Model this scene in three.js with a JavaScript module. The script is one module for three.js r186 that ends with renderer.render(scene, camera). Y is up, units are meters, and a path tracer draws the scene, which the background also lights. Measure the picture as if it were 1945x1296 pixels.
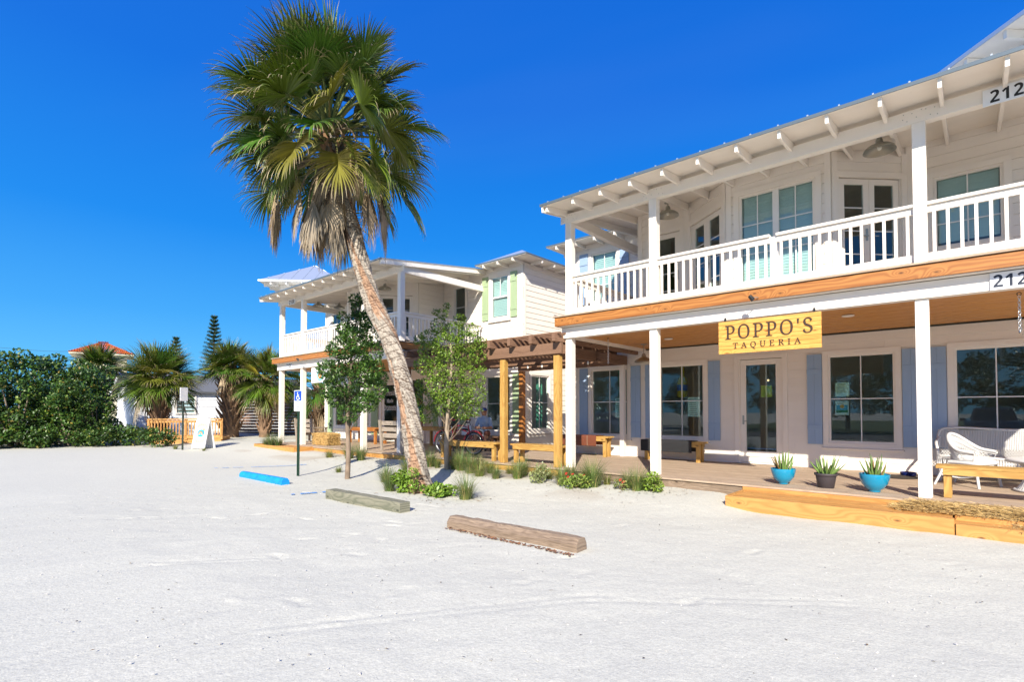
import * as THREE from 'three';
import { mergeGeometries, toCreasedNormals } from 'three/addons/utils/BufferGeometryUtils.js';
import { FontLoader } from 'three/addons/loaders/FontLoader.js';
import { TextGeometry } from 'three/addons/geometries/TextGeometry.js';
import { RoundedBoxGeometry } from 'three/addons/geometries/RoundedBoxGeometry.js';
import { MarchingCubes } from 'three/addons/objects/MarchingCubes.js';

// World: y = 0 is the top of the porch decks, the sand lies about 0.3 m lower. x runs along the house fronts, z points out to the car park.
const scene = new THREE.Scene();
const camera = new THREE.PerspectiveCamera(2 * Math.atan(757.6 / 997.8) * 180 / Math.PI, 1945 / 1296, 0.1, 1500);
camera.position.set(6.836, 1.24, 9.588);
camera.rotation.set(THREE.MathUtils.degToRad(1.411), THREE.MathUtils.degToRad(41.311), 0, 'YXZ');
camera.setViewOffset(1945, 1515.2, 0, 0, 1945, 1296);
scene.add(camera);
const renderer = new THREE.WebGLRenderer({ antialias: true });
renderer.setSize(1024, 683);
renderer.toneMapping = THREE.LinearToneMapping;
renderer.toneMappingExposure = 1.77;
renderer.shadowMap.enabled = true;
const SUN = new THREE.Vector3(0.52, 0, 0.854).normalize().multiplyScalar(Math.cos(0.548)); SUN.y = Math.sin(0.548);
const sun = new THREE.DirectionalLight(new THREE.Color().setRGB(1, 0.925, 0.80), 4.6);
sun.position.copy(SUN).multiplyScalar(80); sun.target.position.set(0, 0, 0);
sun.castShadow = true; sun.shadow.mapSize.set(4096, 4096); sun.shadow.radius = 1;
Object.assign(sun.shadow.camera, { left: -45, right: 45, top: 45, bottom: -45, near: 1, far: 200 });
scene.add(sun, sun.target);
const lerp = (a, b, t) => a + (b - a) * t, clamp = (v, a, b) => Math.min(b, Math.max(a, v));
const sm = (a, b, x) => { const t = clamp((x - a) / (b - a), 0, 1); return t * t * (3 - 2 * t); };
const hash = (x, y, s) => { let h = Math.imul(x, 374761393) + Math.imul(y, 668265263) + Math.imul(s, 1442695041); h = Math.imul(h ^ (h >>> 13), 1274126177); return ((h ^ (h >>> 16)) >>> 0) / 4294967296; };
function vn(x, y, px, py, s = 0) { // value noise that repeats every px by py cells
  const xi = Math.floor(x), yi = Math.floor(y), fx = x - xi, fy = y - yi, u = fx * fx * (3 - 2 * fx), v = fy * fy * (3 - 2 * fy);
  const m = (a, p) => ((a % p) + p) % p, x0 = m(xi, px), x1 = m(xi + 1, px), y0 = m(yi, py), y1 = m(yi + 1, py);
  return lerp(lerp(hash(x0, y0, s), hash(x1, y0, s), u), lerp(hash(x0, y1, s), hash(x1, y1, s), u), v);
}
const fbm = (u, v, px, py, s, o = 4) => { let a = 0, w = .5, n = 0; for (let k = 0; k < o; k++) { a += w * vn(u * px, v * py, px, py, s + k); n += w; w *= .5; px *= 2; py *= 2; } return a / n; };
{ // clear sky: deep blue aloft, paler to the horizon, whiter towards the sun
  const W = 1024, H = 512, data = new Float32Array(W * H * 4);
  const stops = [[-1, 0.0959, 0.3727, 0.6145], [0, 0.1105, 0.3671, 0.5958], [0.06, 0.081, 0.3246, 0.5819], [0.16, 0.036, 0.2349, 0.5586], [0.3, 0.0077, 0.1538, 0.5074], [0.5, 0.0024, 0.0959, 0.4329], [0.72, 0.0015, 0.0733, 0.3817], [1, 0.0015, 0.0665, 0.3538]];
  const sd = SUN.clone();
  for (let j = 0; j < H; j++) for (let i = 0; i < W; i++) {
    const el = ((j + .5) / H - .5) * Math.PI, az = ((i + .5) / W - .5) * 2 * Math.PI, y = Math.sin(el);
    const d = new THREE.Vector3(Math.cos(el) * Math.cos(az), y, Math.cos(el) * Math.sin(az));
    let k = 1; while (k < stops.length - 1 && y > stops[k][0]) k++;
    const a = stops[k - 1], b = stops[k], t = Math.min(1, Math.max(0, (y - a[0]) / (b[0] - a[0])));
    const ang = Math.acos(Math.min(1, Math.max(-1, d.dot(sd))));
    const w = .6 * Math.exp(-ang / .30) + .10 * Math.exp(-ang / .5), o = (j * W + i) * 4;
    const hz = Math.max(0, y), cq = Math.max(.15, y), cu = d.x / cq, cv = d.z / cq; // faint high cirrus
    const wisp = sm(.58, .9, fbm(cu * .05 + .3, (cv + cu * .35) * .16 + .2, 8, 8, 77, 5)) * .006 * sm(.1, .3, y);
    for (let c = 0; c < 3; c++) data[o + c] = (a[c + 1] + (b[c + 1] - a[c + 1]) * t) + w * [1, .95, .82][c] * (.4 + .6 * Math.min(1, .2 + hz * 2)) + wisp * [1, .9, .6][c];
    data[o + 3] = 1;
  }
  const tex = new THREE.DataTexture(data, W, H, THREE.RGBAFormat, THREE.FloatType);
  tex.mapping = THREE.EquirectangularReflectionMapping; tex.magFilter = tex.minFilter = THREE.LinearFilter; tex.wrapS = THREE.RepeatWrapping; tex.needsUpdate = true;
  scene.background = tex; scene.environment = tex;
}

// ---------- helpers ----------
let seed = 7;
const rnd = () => { seed = (seed + 0x6d2b79f5) | 0; let t = Math.imul(seed ^ (seed >>> 15), 1 | seed); t = (t + Math.imul(t ^ (t >>> 7), 61 | t)) ^ t; return ((t ^ (t >>> 14)) >>> 0) / 4294967296; };
const rr = (a, b) => a + (b - a) * rnd();
const reseed = (s) => { seed = s * 7919; };
const V = (x, y, z) => new THREE.Vector3(x, y, z);
const C = (r, g, b) => new THREE.Color().setRGB(r, g, b);
const BIG = 1 << 20, noise2 = (x, y, s = 0) => vn(x, y, BIG, BIG, s);

const taken = {};
function numbered(name) { const n = taken[name] = (taken[name] ?? -1) + 1; return n ? name + '_' + String(n).padStart(3, '0') : name; }
function tag(o, label, category, group, kind) { if (label) o.userData.label = label; if (category) o.userData.category = category; if (group) o.userData.group = group; if (kind) o.userData.kind = kind; return o; }
function thing(name, label, category, x = 0, y = 0, z = 0, ry = 0, group) {
  const o = new THREE.Group(); o.name = numbered(name); o.position.set(x, y, z); o.rotation.y = ry; scene.add(o); return tag(o, label, category, group);
}
function part(parent, name, geo, mat, x = 0, y = 0, z = 0, rx = 0, ry = 0, rz = 0) {
  const m = new THREE.Mesh(geo, mat); m.name = parent === scene ? numbered(name) : name; m.position.set(x, y, z); m.rotation.set(rx, ry, rz);
  m.castShadow = m.receiveShadow = true; parent.add(m); return m;
}
function copyOf(o, label, x, y, z, ry = 0, s = 1) {
  const c = o.clone(); c.name = numbered(o.name.replace(/_\d{3}$/, '')); c.userData = { ...o.userData }; if (label) c.userData.label = label;
  c.position.set(x, y, z); c.rotation.y = ry; c.scale.setScalar(s); scene.add(c); return c;
}
// box with uv in metres, u along its longest side; four shifted variants so that neighbours do not share grain
const boxes = new Map();
function bx(w, h, d, variant = 0, bevel = 0) {
  const key = [w, h, d].map((v) => v.toFixed(3)).join() + variant + '/' + bevel;
  if (boxes.has(key)) return boxes.get(key);
  const g = bevel ? new RoundedBoxGeometry(w, h, d, 1, Math.min(bevel, w * .45, h * .45, d * .45)) : new THREE.BoxGeometry(w, h, d);
  const p = g.attributes.position, n = g.attributes.normal, uv = g.attributes.uv, S = [w, h, d], long = S.indexOf(Math.max(...S));
  const ou = [0, .37, .71, .13, .53, .89][variant % 6] * 2, ov = [0, .19, .43, .61, .27, .83][variant % 6];
  for (let i = 0; i < p.count; i++) {
    const q = [p.getX(i), p.getY(i), p.getZ(i)], nn = [n.getX(i), n.getY(i), n.getZ(i)].map(Math.abs), f = nn.indexOf(Math.max(...nn));
    const ax = [0, 1, 2].filter((a) => a !== f); const ua = ax.includes(long) ? long : ax[0], va = ax.find((a) => a !== ua);
    uv.setXY(i, q[ua] + ou, q[va] + ov + f * .31);
  }
  boxes.set(key, g); return g;
}
const M4 = new THREE.Matrix4();
const at = (g, x = 0, y = 0, z = 0, rx = 0, ry = 0, rz = 0, s = 1) => g.clone().applyMatrix4(M4.makeRotationFromEuler(new THREE.Euler(rx, ry, rz)).scale(V(s, s, s)).setPosition(x, y, z));
function merged(list) { const l = list.map((g) => { const h = g.index ? g.toNonIndexed() : g; for (const k of Object.keys(h.attributes)) if (!['position', 'normal', 'uv', 'color'].includes(k)) h.deleteAttribute(k); return h; }); return mergeGeometries(l); }
const tube = (pts, r, seg = 12, rad = 6, closed = false) => new THREE.TubeGeometry(new THREE.CatmullRomCurve3(pts.map((p) => V(...p)), closed), seg, r, rad, closed);
function taper(pts, radii, rad = 8, sub = 4) { // tapered tube along points
  const cv = new THREE.CatmullRomCurve3(pts.map((p) => V(...p))), n = (pts.length - 1) * sub, pos = [], uv = [], idx = [], fr = cv.computeFrenetFrames(n);
  for (let i = 0; i <= n; i++) {
    const t = i / n, c = cv.getPoint(t), k = t * (radii.length - 1), r = lerp(radii[Math.floor(k)], radii[Math.min(radii.length - 1, Math.floor(k) + 1)], k % 1);
    for (let j = 0; j <= rad; j++) { const a = j / rad * Math.PI * 2, d = fr.normals[i].clone().multiplyScalar(Math.cos(a)).addScaledVector(fr.binormals[i], Math.sin(a)); pos.push(c.x + d.x * r, c.y + d.y * r, c.z + d.z * r); uv.push(j / rad * .5, t * 2); }
  }
  for (let i = 0; i < n; i++) for (let j = 0; j < rad; j++) { const a = i * (rad + 1) + j, b = a + rad + 1; idx.push(a, a + 1, b, b, a + 1, b + 1); }
  const g = new THREE.BufferGeometry(); g.setAttribute('position', new THREE.Float32BufferAttribute(pos, 3)); g.setAttribute('uv', new THREE.Float32BufferAttribute(uv, 2)); g.setIndex(idx); g.computeVertexNormals(); return g;
}
const cyl = (r0, r1, h, n = 16, open = false) => new THREE.CylinderGeometry(r1, r0, h, n, 1, open);
const lathe = (pts, n = 28) => new THREE.LatheGeometry(pts.map((p) => new THREE.Vector2(p[0], p[1])), n);
// text lies in its plane centred on x
const fonts = {};
for (const f of ['sans_bold', 'serif_bold', 'serif_regular', 'sans_regular']) fonts[f] = await new FontLoader().loadAsync('fonts/droid/droid_' + f + '.typeface.json');
function text(str, font, size, depth = .01, spacing = 0) {
  const list = []; let x = 0;
  for (const ch of str) {
    const adv = (fonts[font].data.glyphs[ch]?.ha ?? 600) / fonts[font].data.resolution * size;
    if (ch !== ' ') list.push(new TextGeometry(ch, { font: fonts[font], size, depth, curveSegments: 5, bevelEnabled: false }).translate(x, 0, 0));
    x += adv + spacing;
  }
  const g = merged(list); g.computeBoundingBox(); g.translate(-(g.boundingBox.min.x + g.boundingBox.max.x) / 2, 0, 0); return g;
}

// ---------- textures and materials ----------
function tex(w, h, fn, srgb, su, sv) { // fn(u, v) -> [r, g, b] in 0..1; su, sv: metres covered
  const data = new Uint8Array(w * h * 4);
  for (let j = 0; j < h; j++) for (let i = 0; i < w; i++) { const c = fn(i / w, j / h), o = (j * w + i) * 4; for (let k = 0; k < 3; k++) data[o + k] = clamp(c[k] * 255, 0, 255); data[o + 3] = 255; }
  const t = new THREE.DataTexture(data, w, h); t.wrapS = t.wrapT = THREE.RepeatWrapping; t.magFilter = THREE.LinearFilter; t.minFilter = THREE.LinearMipmapLinearFilter; t.generateMipmaps = true;
  if (srgb) t.colorSpace = THREE.SRGBColorSpace; t.repeat.set(1 / su, 1 / sv); t.needsUpdate = true; return t;
}
const s2 = (v) => v <= .0031308 ? v * 12.92 : 1.055 * Math.pow(v, 1 / 2.4) - .055;
const mixc = (a, b, t) => a.map((v, i) => s2(lerp(v, b[i], clamp(t, 0, 1))));
function grain(u, v, s, rings = 9, knots = true) {
  let w = vn(u * 3, v * 4, 3, 4, s) * 1.6 + vn(u * 8, v * 10, 8, 10, s + 1) * .35, k = 0;
  if (knots) for (let i = 0; i < 5; i++) { let du = Math.abs(u - hash(i, 1, s)), dv = Math.abs(v - hash(i, 2, s)); du = Math.min(du, 1 - du) * 2; dv = Math.min(dv, 1 - dv) * .6; const d = Math.hypot(du * .45, dv); w += Math.exp(-d * d / .0022) * 1.5; k = Math.max(k, Math.exp(-d * d / .00016)); }
  const ring = Math.pow(.5 + .5 * Math.sin((v * rings + w * 2.2) * Math.PI * 2), 1.6);
  return { ring, fib: vn(u * 24, v * 190, 24, 190, s + 3), coarse: vn(u * 2, v * 6, 2, 6, s + 5), k };
}
function woodMat(a, b, s, o = {}) {
  const knot = o.knot ?? b.map((v) => v * .35);
  const map = tex(512, 256, (u, v) => { const g = grain(u, v, s, o.rings ?? 9, o.knots ?? true); const c = mixc(a, b, g.ring * (o.contrast ?? .55) + (g.fib - .5) * (o.fibre ?? .3) + (g.coarse - .5) * .5 + .18); return g.k > .05 ? c.map((x, i) => lerp(x, s2(knot[i]), g.k)) : c; }, true, 2, .6);
  const bump = tex(512, 256, (u, v) => { const g = grain(u, v, s, o.rings ?? 9, o.knots ?? true), q = .5 + (g.ring - .5) * .35 + (g.fib - .5) * .7; return [q, q, q]; }, false, 2, .6);
  return new THREE.MeshStandardMaterial({ map, bumpMap: bump, bumpScale: o.bump ?? .002, roughness: o.rough ?? .7 });
}
const paintBump = tex(512, 256, (u, v) => { const q = .5 + (fbm(u, v, 3, 60, 11, 4) - .5) * .9 + (vn(u * 90, v * 90, 90, 90, 4) - .5) * .12; return [q, q, q]; }, false, 1.6, .6);
const paintTone = (c, s) => tex(256, 256, (u, v) => { const q = .965 + (fbm(u, v, 4, 10, s, 4) - .5) * .09 - (vn(u * 60, v * 30, 60, 30, s + 9) > .93 ? .03 : 0); return c.map((x) => s2(x * q)); }, true, 3.1, 2.3);
const paint = (c, s, rough = .55, bump = .0016) => new THREE.MeshStandardMaterial({ map: paintTone(c, s), bumpMap: paintBump, bumpScale: bump, roughness: rough });
const plain = (c, rough = .6, metal = 0, more = {}) => new THREE.MeshStandardMaterial({ color: C(...c), roughness: rough, metalness: metal, ...more });
const M = {
  white: paint([.85, .79, .71], 21), siding: paint([.85, .785, .70], 22), soffit: paint([.85, .785, .70], 23),
  blue: paint([.31, .43, .60], 24), green: paint([.355, .46, .27], 25), darkgreen: paint([.12, .24, .13], 26),
  cedar: woodMat([.47, .20, .05], [.29, .10, .02], 31, { rings: 7, contrast: .7, bump: .001, rough: .5 }),
  ceiling: woodMat([.60, .29, .075], [.42, .17, .035], 32, { rings: 6, contrast: .6, bump: .001, rough: .5 }),
  pine: woodMat([.54, .33, .09], [.37, .19, .04], 33, { rings: 6, contrast: .6, rough: .6 }),
  step: woodMat([.57, .30, .085], [.43, .19, .045], 34, { rings: 4, contrast: .55, rough: .6 }),
  signwood: woodMat([.74, .43, .10], [.58, .26, .045], 35, { rings: 8, contrast: .55, rough: .5, knot: [.22, .06, .01] }),
  deck: woodMat([.47, .36, .255], [.31, .225, .155], 36, { rings: 5, contrast: .4, fibre: .6, rough: .8, knots: false }),
  grey: woodMat([.36, .30, .235], [.21, .17, .13], 37, { rings: 6, contrast: .5, fibre: .6, rough: .85 }),
  pergola: woodMat([.23, .13, .08], [.14, .072, .04], 38, { rings: 6, contrast: .4, fibre: .6, rough: .8 }),
  oldtimber: woodMat([.30, .22, .155], [.15, .105, .07], 40, { rings: 10, contrast: .35, fibre: 1.0, rough: .9, bump: .006 }),
  greentimber: woodMat([.255, .24, .175], [.13, .135, .09], 41, { rings: 8, contrast: .6, fibre: .6, rough: .9, bump: .005 }),
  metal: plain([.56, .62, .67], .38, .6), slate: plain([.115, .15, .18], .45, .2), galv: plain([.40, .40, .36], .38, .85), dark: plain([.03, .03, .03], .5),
  steel: plain([.62, .62, .62], .3, 1), black: plain([.012, .013, .015], .5), lettering: plain([.045, .022, .012], .7), navy: plain([.02, .028, .05], .6),
  wicker: paint([.66, .65, .63], 27, .6), room: plain([.46, .43, .39], .9), roomDark: plain([.24, .16, .10], .7), blind: plain([.74, .76, .74], .6), curtain: plain([.10, .34, .22], .9),
  glass: new THREE.MeshPhysicalMaterial({ color: C(.80, .90, .90), transmission: 1, thickness: 0, roughness: 0, ior: 1.52 }),
  frame: paint([.80, .79, .765], 28, .4, .0004), soil: plain([.05, .035, .025], 1),
  leaf: new THREE.MeshPhysicalMaterial({ vertexColors: true, roughness: .42, transmission: .18, thickness: 0, specularIntensity: .8 }),
  frond: new THREE.MeshPhysicalMaterial({ vertexColors: true, roughness: .38, transmission: .12, thickness: 0 }),
  dry: new THREE.MeshStandardMaterial({ vertexColors: true, roughness: .8 }), bark: new THREE.MeshStandardMaterial({ vertexColors: true, roughness: .92 }),
};
// ---------- the setting ----------
const ground = (x, z) => -.30 + .13 * sm(3.0, .3, z) * sm(4.4, 3.3, x) + .16 * sm(-8, -18, x) + .30 * sm(-18, -30, x);
{
  const steps = (list) => { const o = [list[0][0]]; for (let i = 1; i < list.length; i++) { const [to, st] = list[i], from = o[o.length - 1], n = Math.max(1, Math.round((to - from) / st)); for (let k = 1; k <= n; k++) o.push(from + (to - from) * k / n); } return o; };
  const xs = steps([[-420], [-60, 60], [-14, .8], [-6, .12], [8, .045], [14, .5], [60, 8], [420, 90]]), zs = steps([[-420], [-40, 60], [-4, 2], [1.5, .25], [8, .042], [14, .3], [60, 6], [420, 90]]);
  // tyre tracks pressed into the sand, as centre lines
  const tracks = [[[-4.6, 9.6], [-2.2, 7.3], [-1.55, 6.3], [-2.2, 5.6]], [[-3.1, 10.2], [.6, 7.9], [2.2, 6.0], [2.4, 5.3]], [[2.0, 9.6], [3.3, 7.5], [4.4, 5.9], [6, 4.6]]];
  reseed(88); const prints = [...Array(46)].map((_, k) => { const w = k >> 2; return [rr(-3, 7), rr(2.6, 8.2), rr(0, 6.28), rr(.006, .012)]; });
  const fine = (x, z) => {
    let h = (noise2(x * .9, z * .9, 1) - .5) * .022 + (noise2(x * 2.6, z * 2.6, 2) - .5) * .012 + (noise2(x * 8, z * 8, 3) - .5) * .005 + (noise2(x * 17, z * 17, 5) - .5) * .0028;
    for (const t of tracks) for (let i = 0; i < t.length - 1; i++) {
      const [ax, az] = t[i], [bx2, bz] = t[i + 1], dx = bx2 - ax, dz = bz - az, L = Math.hypot(dx, dz), k = clamp(((x - ax) * dx + (z - az) * dz) / L / L, 0, 1), off = (x - ax) * -dz / L + (z - az) * dx / L, e = Math.hypot(x - ax - dx * k, z - az - dz * k);
      if (e < .16 && noise2(x * 1.3, z * 1.3, 9) > .34) { const al = k * L; h += sm(.15, .09, e) * (-.0045 + .005 * (Math.sin(off * 52) > .2 ? 1 : 0) * (Math.sin((al + Math.abs(off) * .8) * 48) > -.6 ? 1 : .3)); }
    }
    for (const [px, pz, pa, pd] of prints) { const dx = x - px, dz = z - pz; if (dx * dx + dz * dz < .06) { const u = (dx * Math.cos(pa) + dz * Math.sin(pa)) / .15, v = (dz * Math.cos(pa) - dx * Math.sin(pa)) / .06, e = u * u + v * v; h += -pd * sm(1.1, .6, e) + pd * .45 * sm(2.1, 1.3, e) * sm(.9, 1.2, e); } }
    return h * sm(-8, -4, x) * sm(14, 8, x);
  };
  const pos = [], uv = [], col = [], idx = [], nx = xs.length, nz = zs.length;
  for (const z of zs) for (const x of xs) {
    const damp = noise2(x * .35 + 7, z * .35, 14) * .5 + noise2(x * 1.1, z * 1.1, 15) * .3 + noise2(x * 4, z * 4, 16) * .2, leafy = sm(.66, .8, noise2(x * .7, z * 1.1, 17)) * sm(2.6, 1.0, z) * (x < 3 ? 1 : 0);
    const base = [.638 - damp * .055, .632 - damp * .053, .545 - damp * .04];
    pos.push(x, ground(x, z) + fine(x, z), z); uv.push(x, z); for (let c = 0; c < 3; c++) col.push(lerp(base[c], [.36, .27, .18][c], leafy * .5));
  }
  for (let j = 0; j < nz - 1; j++) for (let i = 0; i < nx - 1; i++) { const a = j * nx + i, b = a + nx; idx.push(a, b, a + 1, a + 1, b, b + 1); }
  const g = new THREE.BufferGeometry(); g.setAttribute('position', new THREE.Float32BufferAttribute(pos, 3)); g.setAttribute('uv', new THREE.Float32BufferAttribute(uv, 2)); g.setAttribute('color', new THREE.Float32BufferAttribute(col, 3)); g.setIndex(idx); g.computeVertexNormals();
  const map = tex(1024, 1024, (u, v) => { let q = .945 + (vn(u * 340, v * 340, 340, 340, 2) - .5) * .09 + (vn(u * 120, v * 120, 120, 120, 3) - .5) * .045; const s = vn(u * 260, v * 260, 260, 260, 5); if (s > .972) q *= .72; if (s < .03) q *= .86; return [q, q * .997, q * .99]; }, true, 2.6, 2.6);
  const bump = tex(1024, 1024, (u, v) => { const q = .35 * vn(u * 300, v * 300, 300, 300, 2) + .4 * vn(u * 110, v * 110, 110, 110, 3) + .25 * vn(u * 40, v * 40, 40, 40, 7); return [q, q, q]; }, false, 2.6, 2.6);
  const sand = part(scene, 'ground', g, new THREE.MeshStandardMaterial({ map, bumpMap: bump, bumpScale: .0034, vertexColors: true, roughness: .95 }));
  tag(sand, 'pale cream shell sand car park with faint tyre tracks', 'sand', null, 'structure');
  // street, lawn and kerbside beyond the car park (behind the photographer, seen in the window reflections)
  const road = part(scene, 'road', bx(300, .02, 6.5), plain([.10, .10, .105], .85), 0, -.275, 20.5); tag(road, 'grey asphalt street past the car park', 'road', null, 'structure');
  const lawn = part(scene, 'lawn', bx(300, .06, 60), plain([.05, .10, .02], .95), 0, -.25, 55); tag(lawn, 'green lawn across the street', 'lawn', null, 'structure');
}
// faded blue parking line sprayed on the sand
{
  const g = new THREE.BufferGeometry(), pos = [], idx = []; let n = 0;
  for (const [x0, z0, x1, z1, w] of [[-2.62, 4.98, -2.36, 4.18, .05], [-8.6, 4.2, -7.4, 2.2, .04]]) for (let k = 0; k < 26; k++) {
    const t = k / 26, x = lerp(x0, x1, t), z = lerp(z0, z1, t), t2 = (k + .9) / 26, xb = lerp(x0, x1, t2), zb = lerp(z0, z1, t2); if (noise2(x * 9, z * 9, 4) < .3) continue;
    const wa = w * rr(.7, 1.2), y = (a, b) => ground(a, b) + .019;
    pos.push(x - wa, y(x, z), z - wa * .3, x + wa, y(x, z), z + wa * .3, xb - wa, y(xb, zb), zb - wa * .3, xb + wa, y(xb, zb), zb + wa * .3); idx.push(n, n + 2, n + 1, n + 1, n + 2, n + 3); n += 4;
  }
  g.setAttribute('position', new THREE.Float32BufferAttribute(pos, 3)); g.setIndex(idx); g.computeVertexNormals();
  tag(part(scene, 'parking_line', g, plain([.10, .32, .75], .9)), 'faded blue line sprayed on the sand by the timber stops', 'marking', null, 'structure');
}
{ // broken shell and grit lying on the sand
  reseed(90); const pos = [], col = [], idx = []; let n = 0;
  for (let i = 0; i < 5200; i++) {
    const x = rr(-6, 8.4), z = rr(1.6, 8.9), s = Math.pow(rnd(), 3) * .011 + .003, y = ground(x, z) + .004, a = rr(0, 6.28), c = rnd() < .72 ? rr(.55, .75) : rr(.18, .42), p = (k, r, h) => [x + Math.cos(a + k) * r, y + h, z + Math.sin(a + k) * r];
    pos.push(...p(0, s, 0), ...p(2.2, s * .8, 0), ...p(4.1, s, 0), ...p(1, s * .3, s * .7)); for (let k = 0; k < 4; k++) col.push(c, c * .95, c * .86); idx.push(n, n + 3, n + 1, n + 1, n + 3, n + 2, n + 2, n + 3, n); n += 4;
  }
  const g = new THREE.BufferGeometry(); g.setAttribute('position', new THREE.Float32BufferAttribute(pos, 3)); g.setAttribute('color', new THREE.Float32BufferAttribute(col, 3)); g.setIndex(idx); g.computeVertexNormals();
  tag(part(scene, 'shell_grit', g.toNonIndexed(), M.dry), 'bits of broken shell and grit lying on the sand', 'shell grit', null, 'stuff');
}
// ---------- the two porch houses ----------
const BOARD = .182;
const boardGeo = new Map();
function lapBoard(len, v) { // lap siding: the lower edge stands proud
  const k = len.toFixed(2) + v; if (boardGeo.has(k)) return boardGeo.get(k);
  const g = bx(len, BOARD - .003, .012, v).clone(), p = g.attributes.position;
  for (let i = 0; i < p.count; i++) p.setZ(i, p.getZ(i) > 0 ? (p.getY(i) > 0 ? .008 : .021) : 0);
  g.computeVertexNormals(); boardGeo.set(k, g); return g;
}
// wall from (xa,za) to (xb,zb), left to right as seen from outside; openings in metres along it
function wall(house, xa, za, xb, zb, y0, y1, opens = [], o = {}) {
  const L = Math.hypot(xb - xa, zb - za), th = .1, rects = [];
  const ops = [...opens].sort((a, b) => a.u0 - b.u0); let u = 0;
  for (const p of ops) { if (p.u0 > u) rects.push([u, p.u0, y0, y1]); if (p.v0 > y0) rects.push([p.u0, p.u1, y0, p.v0]); if (p.v1 < y1) rects.push([p.u0, p.u1, p.v1, y1]); u = p.u1; }
  if (u < L) rects.push([u, L, y0, y1]);
  const wg = merged(rects.map(([a, b, c, d]) => at(bx(b - a, d - c, th), (a + b) / 2, (c + d) / 2, -th / 2)));
  if (o.top) { const p = wg.attributes.position; for (let i = 0; i < p.count; i++) if (Math.abs(p.getY(i) - y1) < 1e-4) p.setY(i, lerp(o.top[0], o.top[1], p.getX(i) / L)); }
  const w = part(house, 'wall', wg, M.siding, xa, 0, za, 0, Math.atan2(-(zb - za), xb - xa), 0);
  if (o.boards !== false) {
    let row = 0;
    for (let y = y0; y < y1 - .04; y += BOARD, row++) {
      const yt = Math.min(y + BOARD, y1); let segs = [[o.trimL ?? 0, L - (o.trimR ?? 0)]];
      for (const p of ops) { const m = p.margin ?? .1, a = p.u0 - m, b = p.u1 + m; if (y + BOARD * .5 > p.v0 - (p.door ? 0 : m) && y + BOARD * .5 < p.v1 + m) segs = segs.flatMap(([s, e]) => b <= s || a >= e ? [[s, e]] : [[s, Math.min(e, a)], [Math.max(s, b), e]].filter(([q, r]) => r - q > .02)); }
      for (const [s, e] of segs) {
        const cut = e - s > 2.6 ? [[s, s + (e - s) * (row % 2 ? .42 : .61)], [s + (e - s) * (row % 2 ? .42 : .61) + .003, e]] : [[s, e]];
        for (const [q, r] of cut) part(w, 'siding_board', lapBoard(r - q, (row * 5 + Math.round(q * 3)) % 6), M.siding, (q + r) / 2, y + BOARD / 2, 0);
      }
    }
  }
  for (const [side, on] of [[0, o.cornerL], [L, o.cornerR]]) if (on) part(w, 'corner_board', bx(.1, y1 - y0, .03, 1), M.white, side + (side ? -.05 : .05), (y0 + y1) / 2, .015);
  return { house, w, L, pos: (u, v, d = 0) => w.localToWorld(V(u, v, d)), rot: w.rotation.y, x: xa, z: za };
}
const onWall = (wl, o, u, v, d) => { const c = Math.cos(wl.rot), s = Math.sin(wl.rot); o.position.set(wl.x + u * c + d * s, v, wl.z - u * s + d * c); o.rotation.y = wl.rot; };
const ring = (w, h, t, d, z) => [at(bx(w, t, d, 1), 0, h / 2 - t / 2, z), at(bx(w, t, d, 2), 0, -h / 2 + t / 2, z), at(bx(t, h - 2 * t, d, 3), -w / 2 + t / 2, 0, z), at(bx(t, h - 2 * t, d, 4), w / 2 - t / 2, 0, z)];
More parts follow.
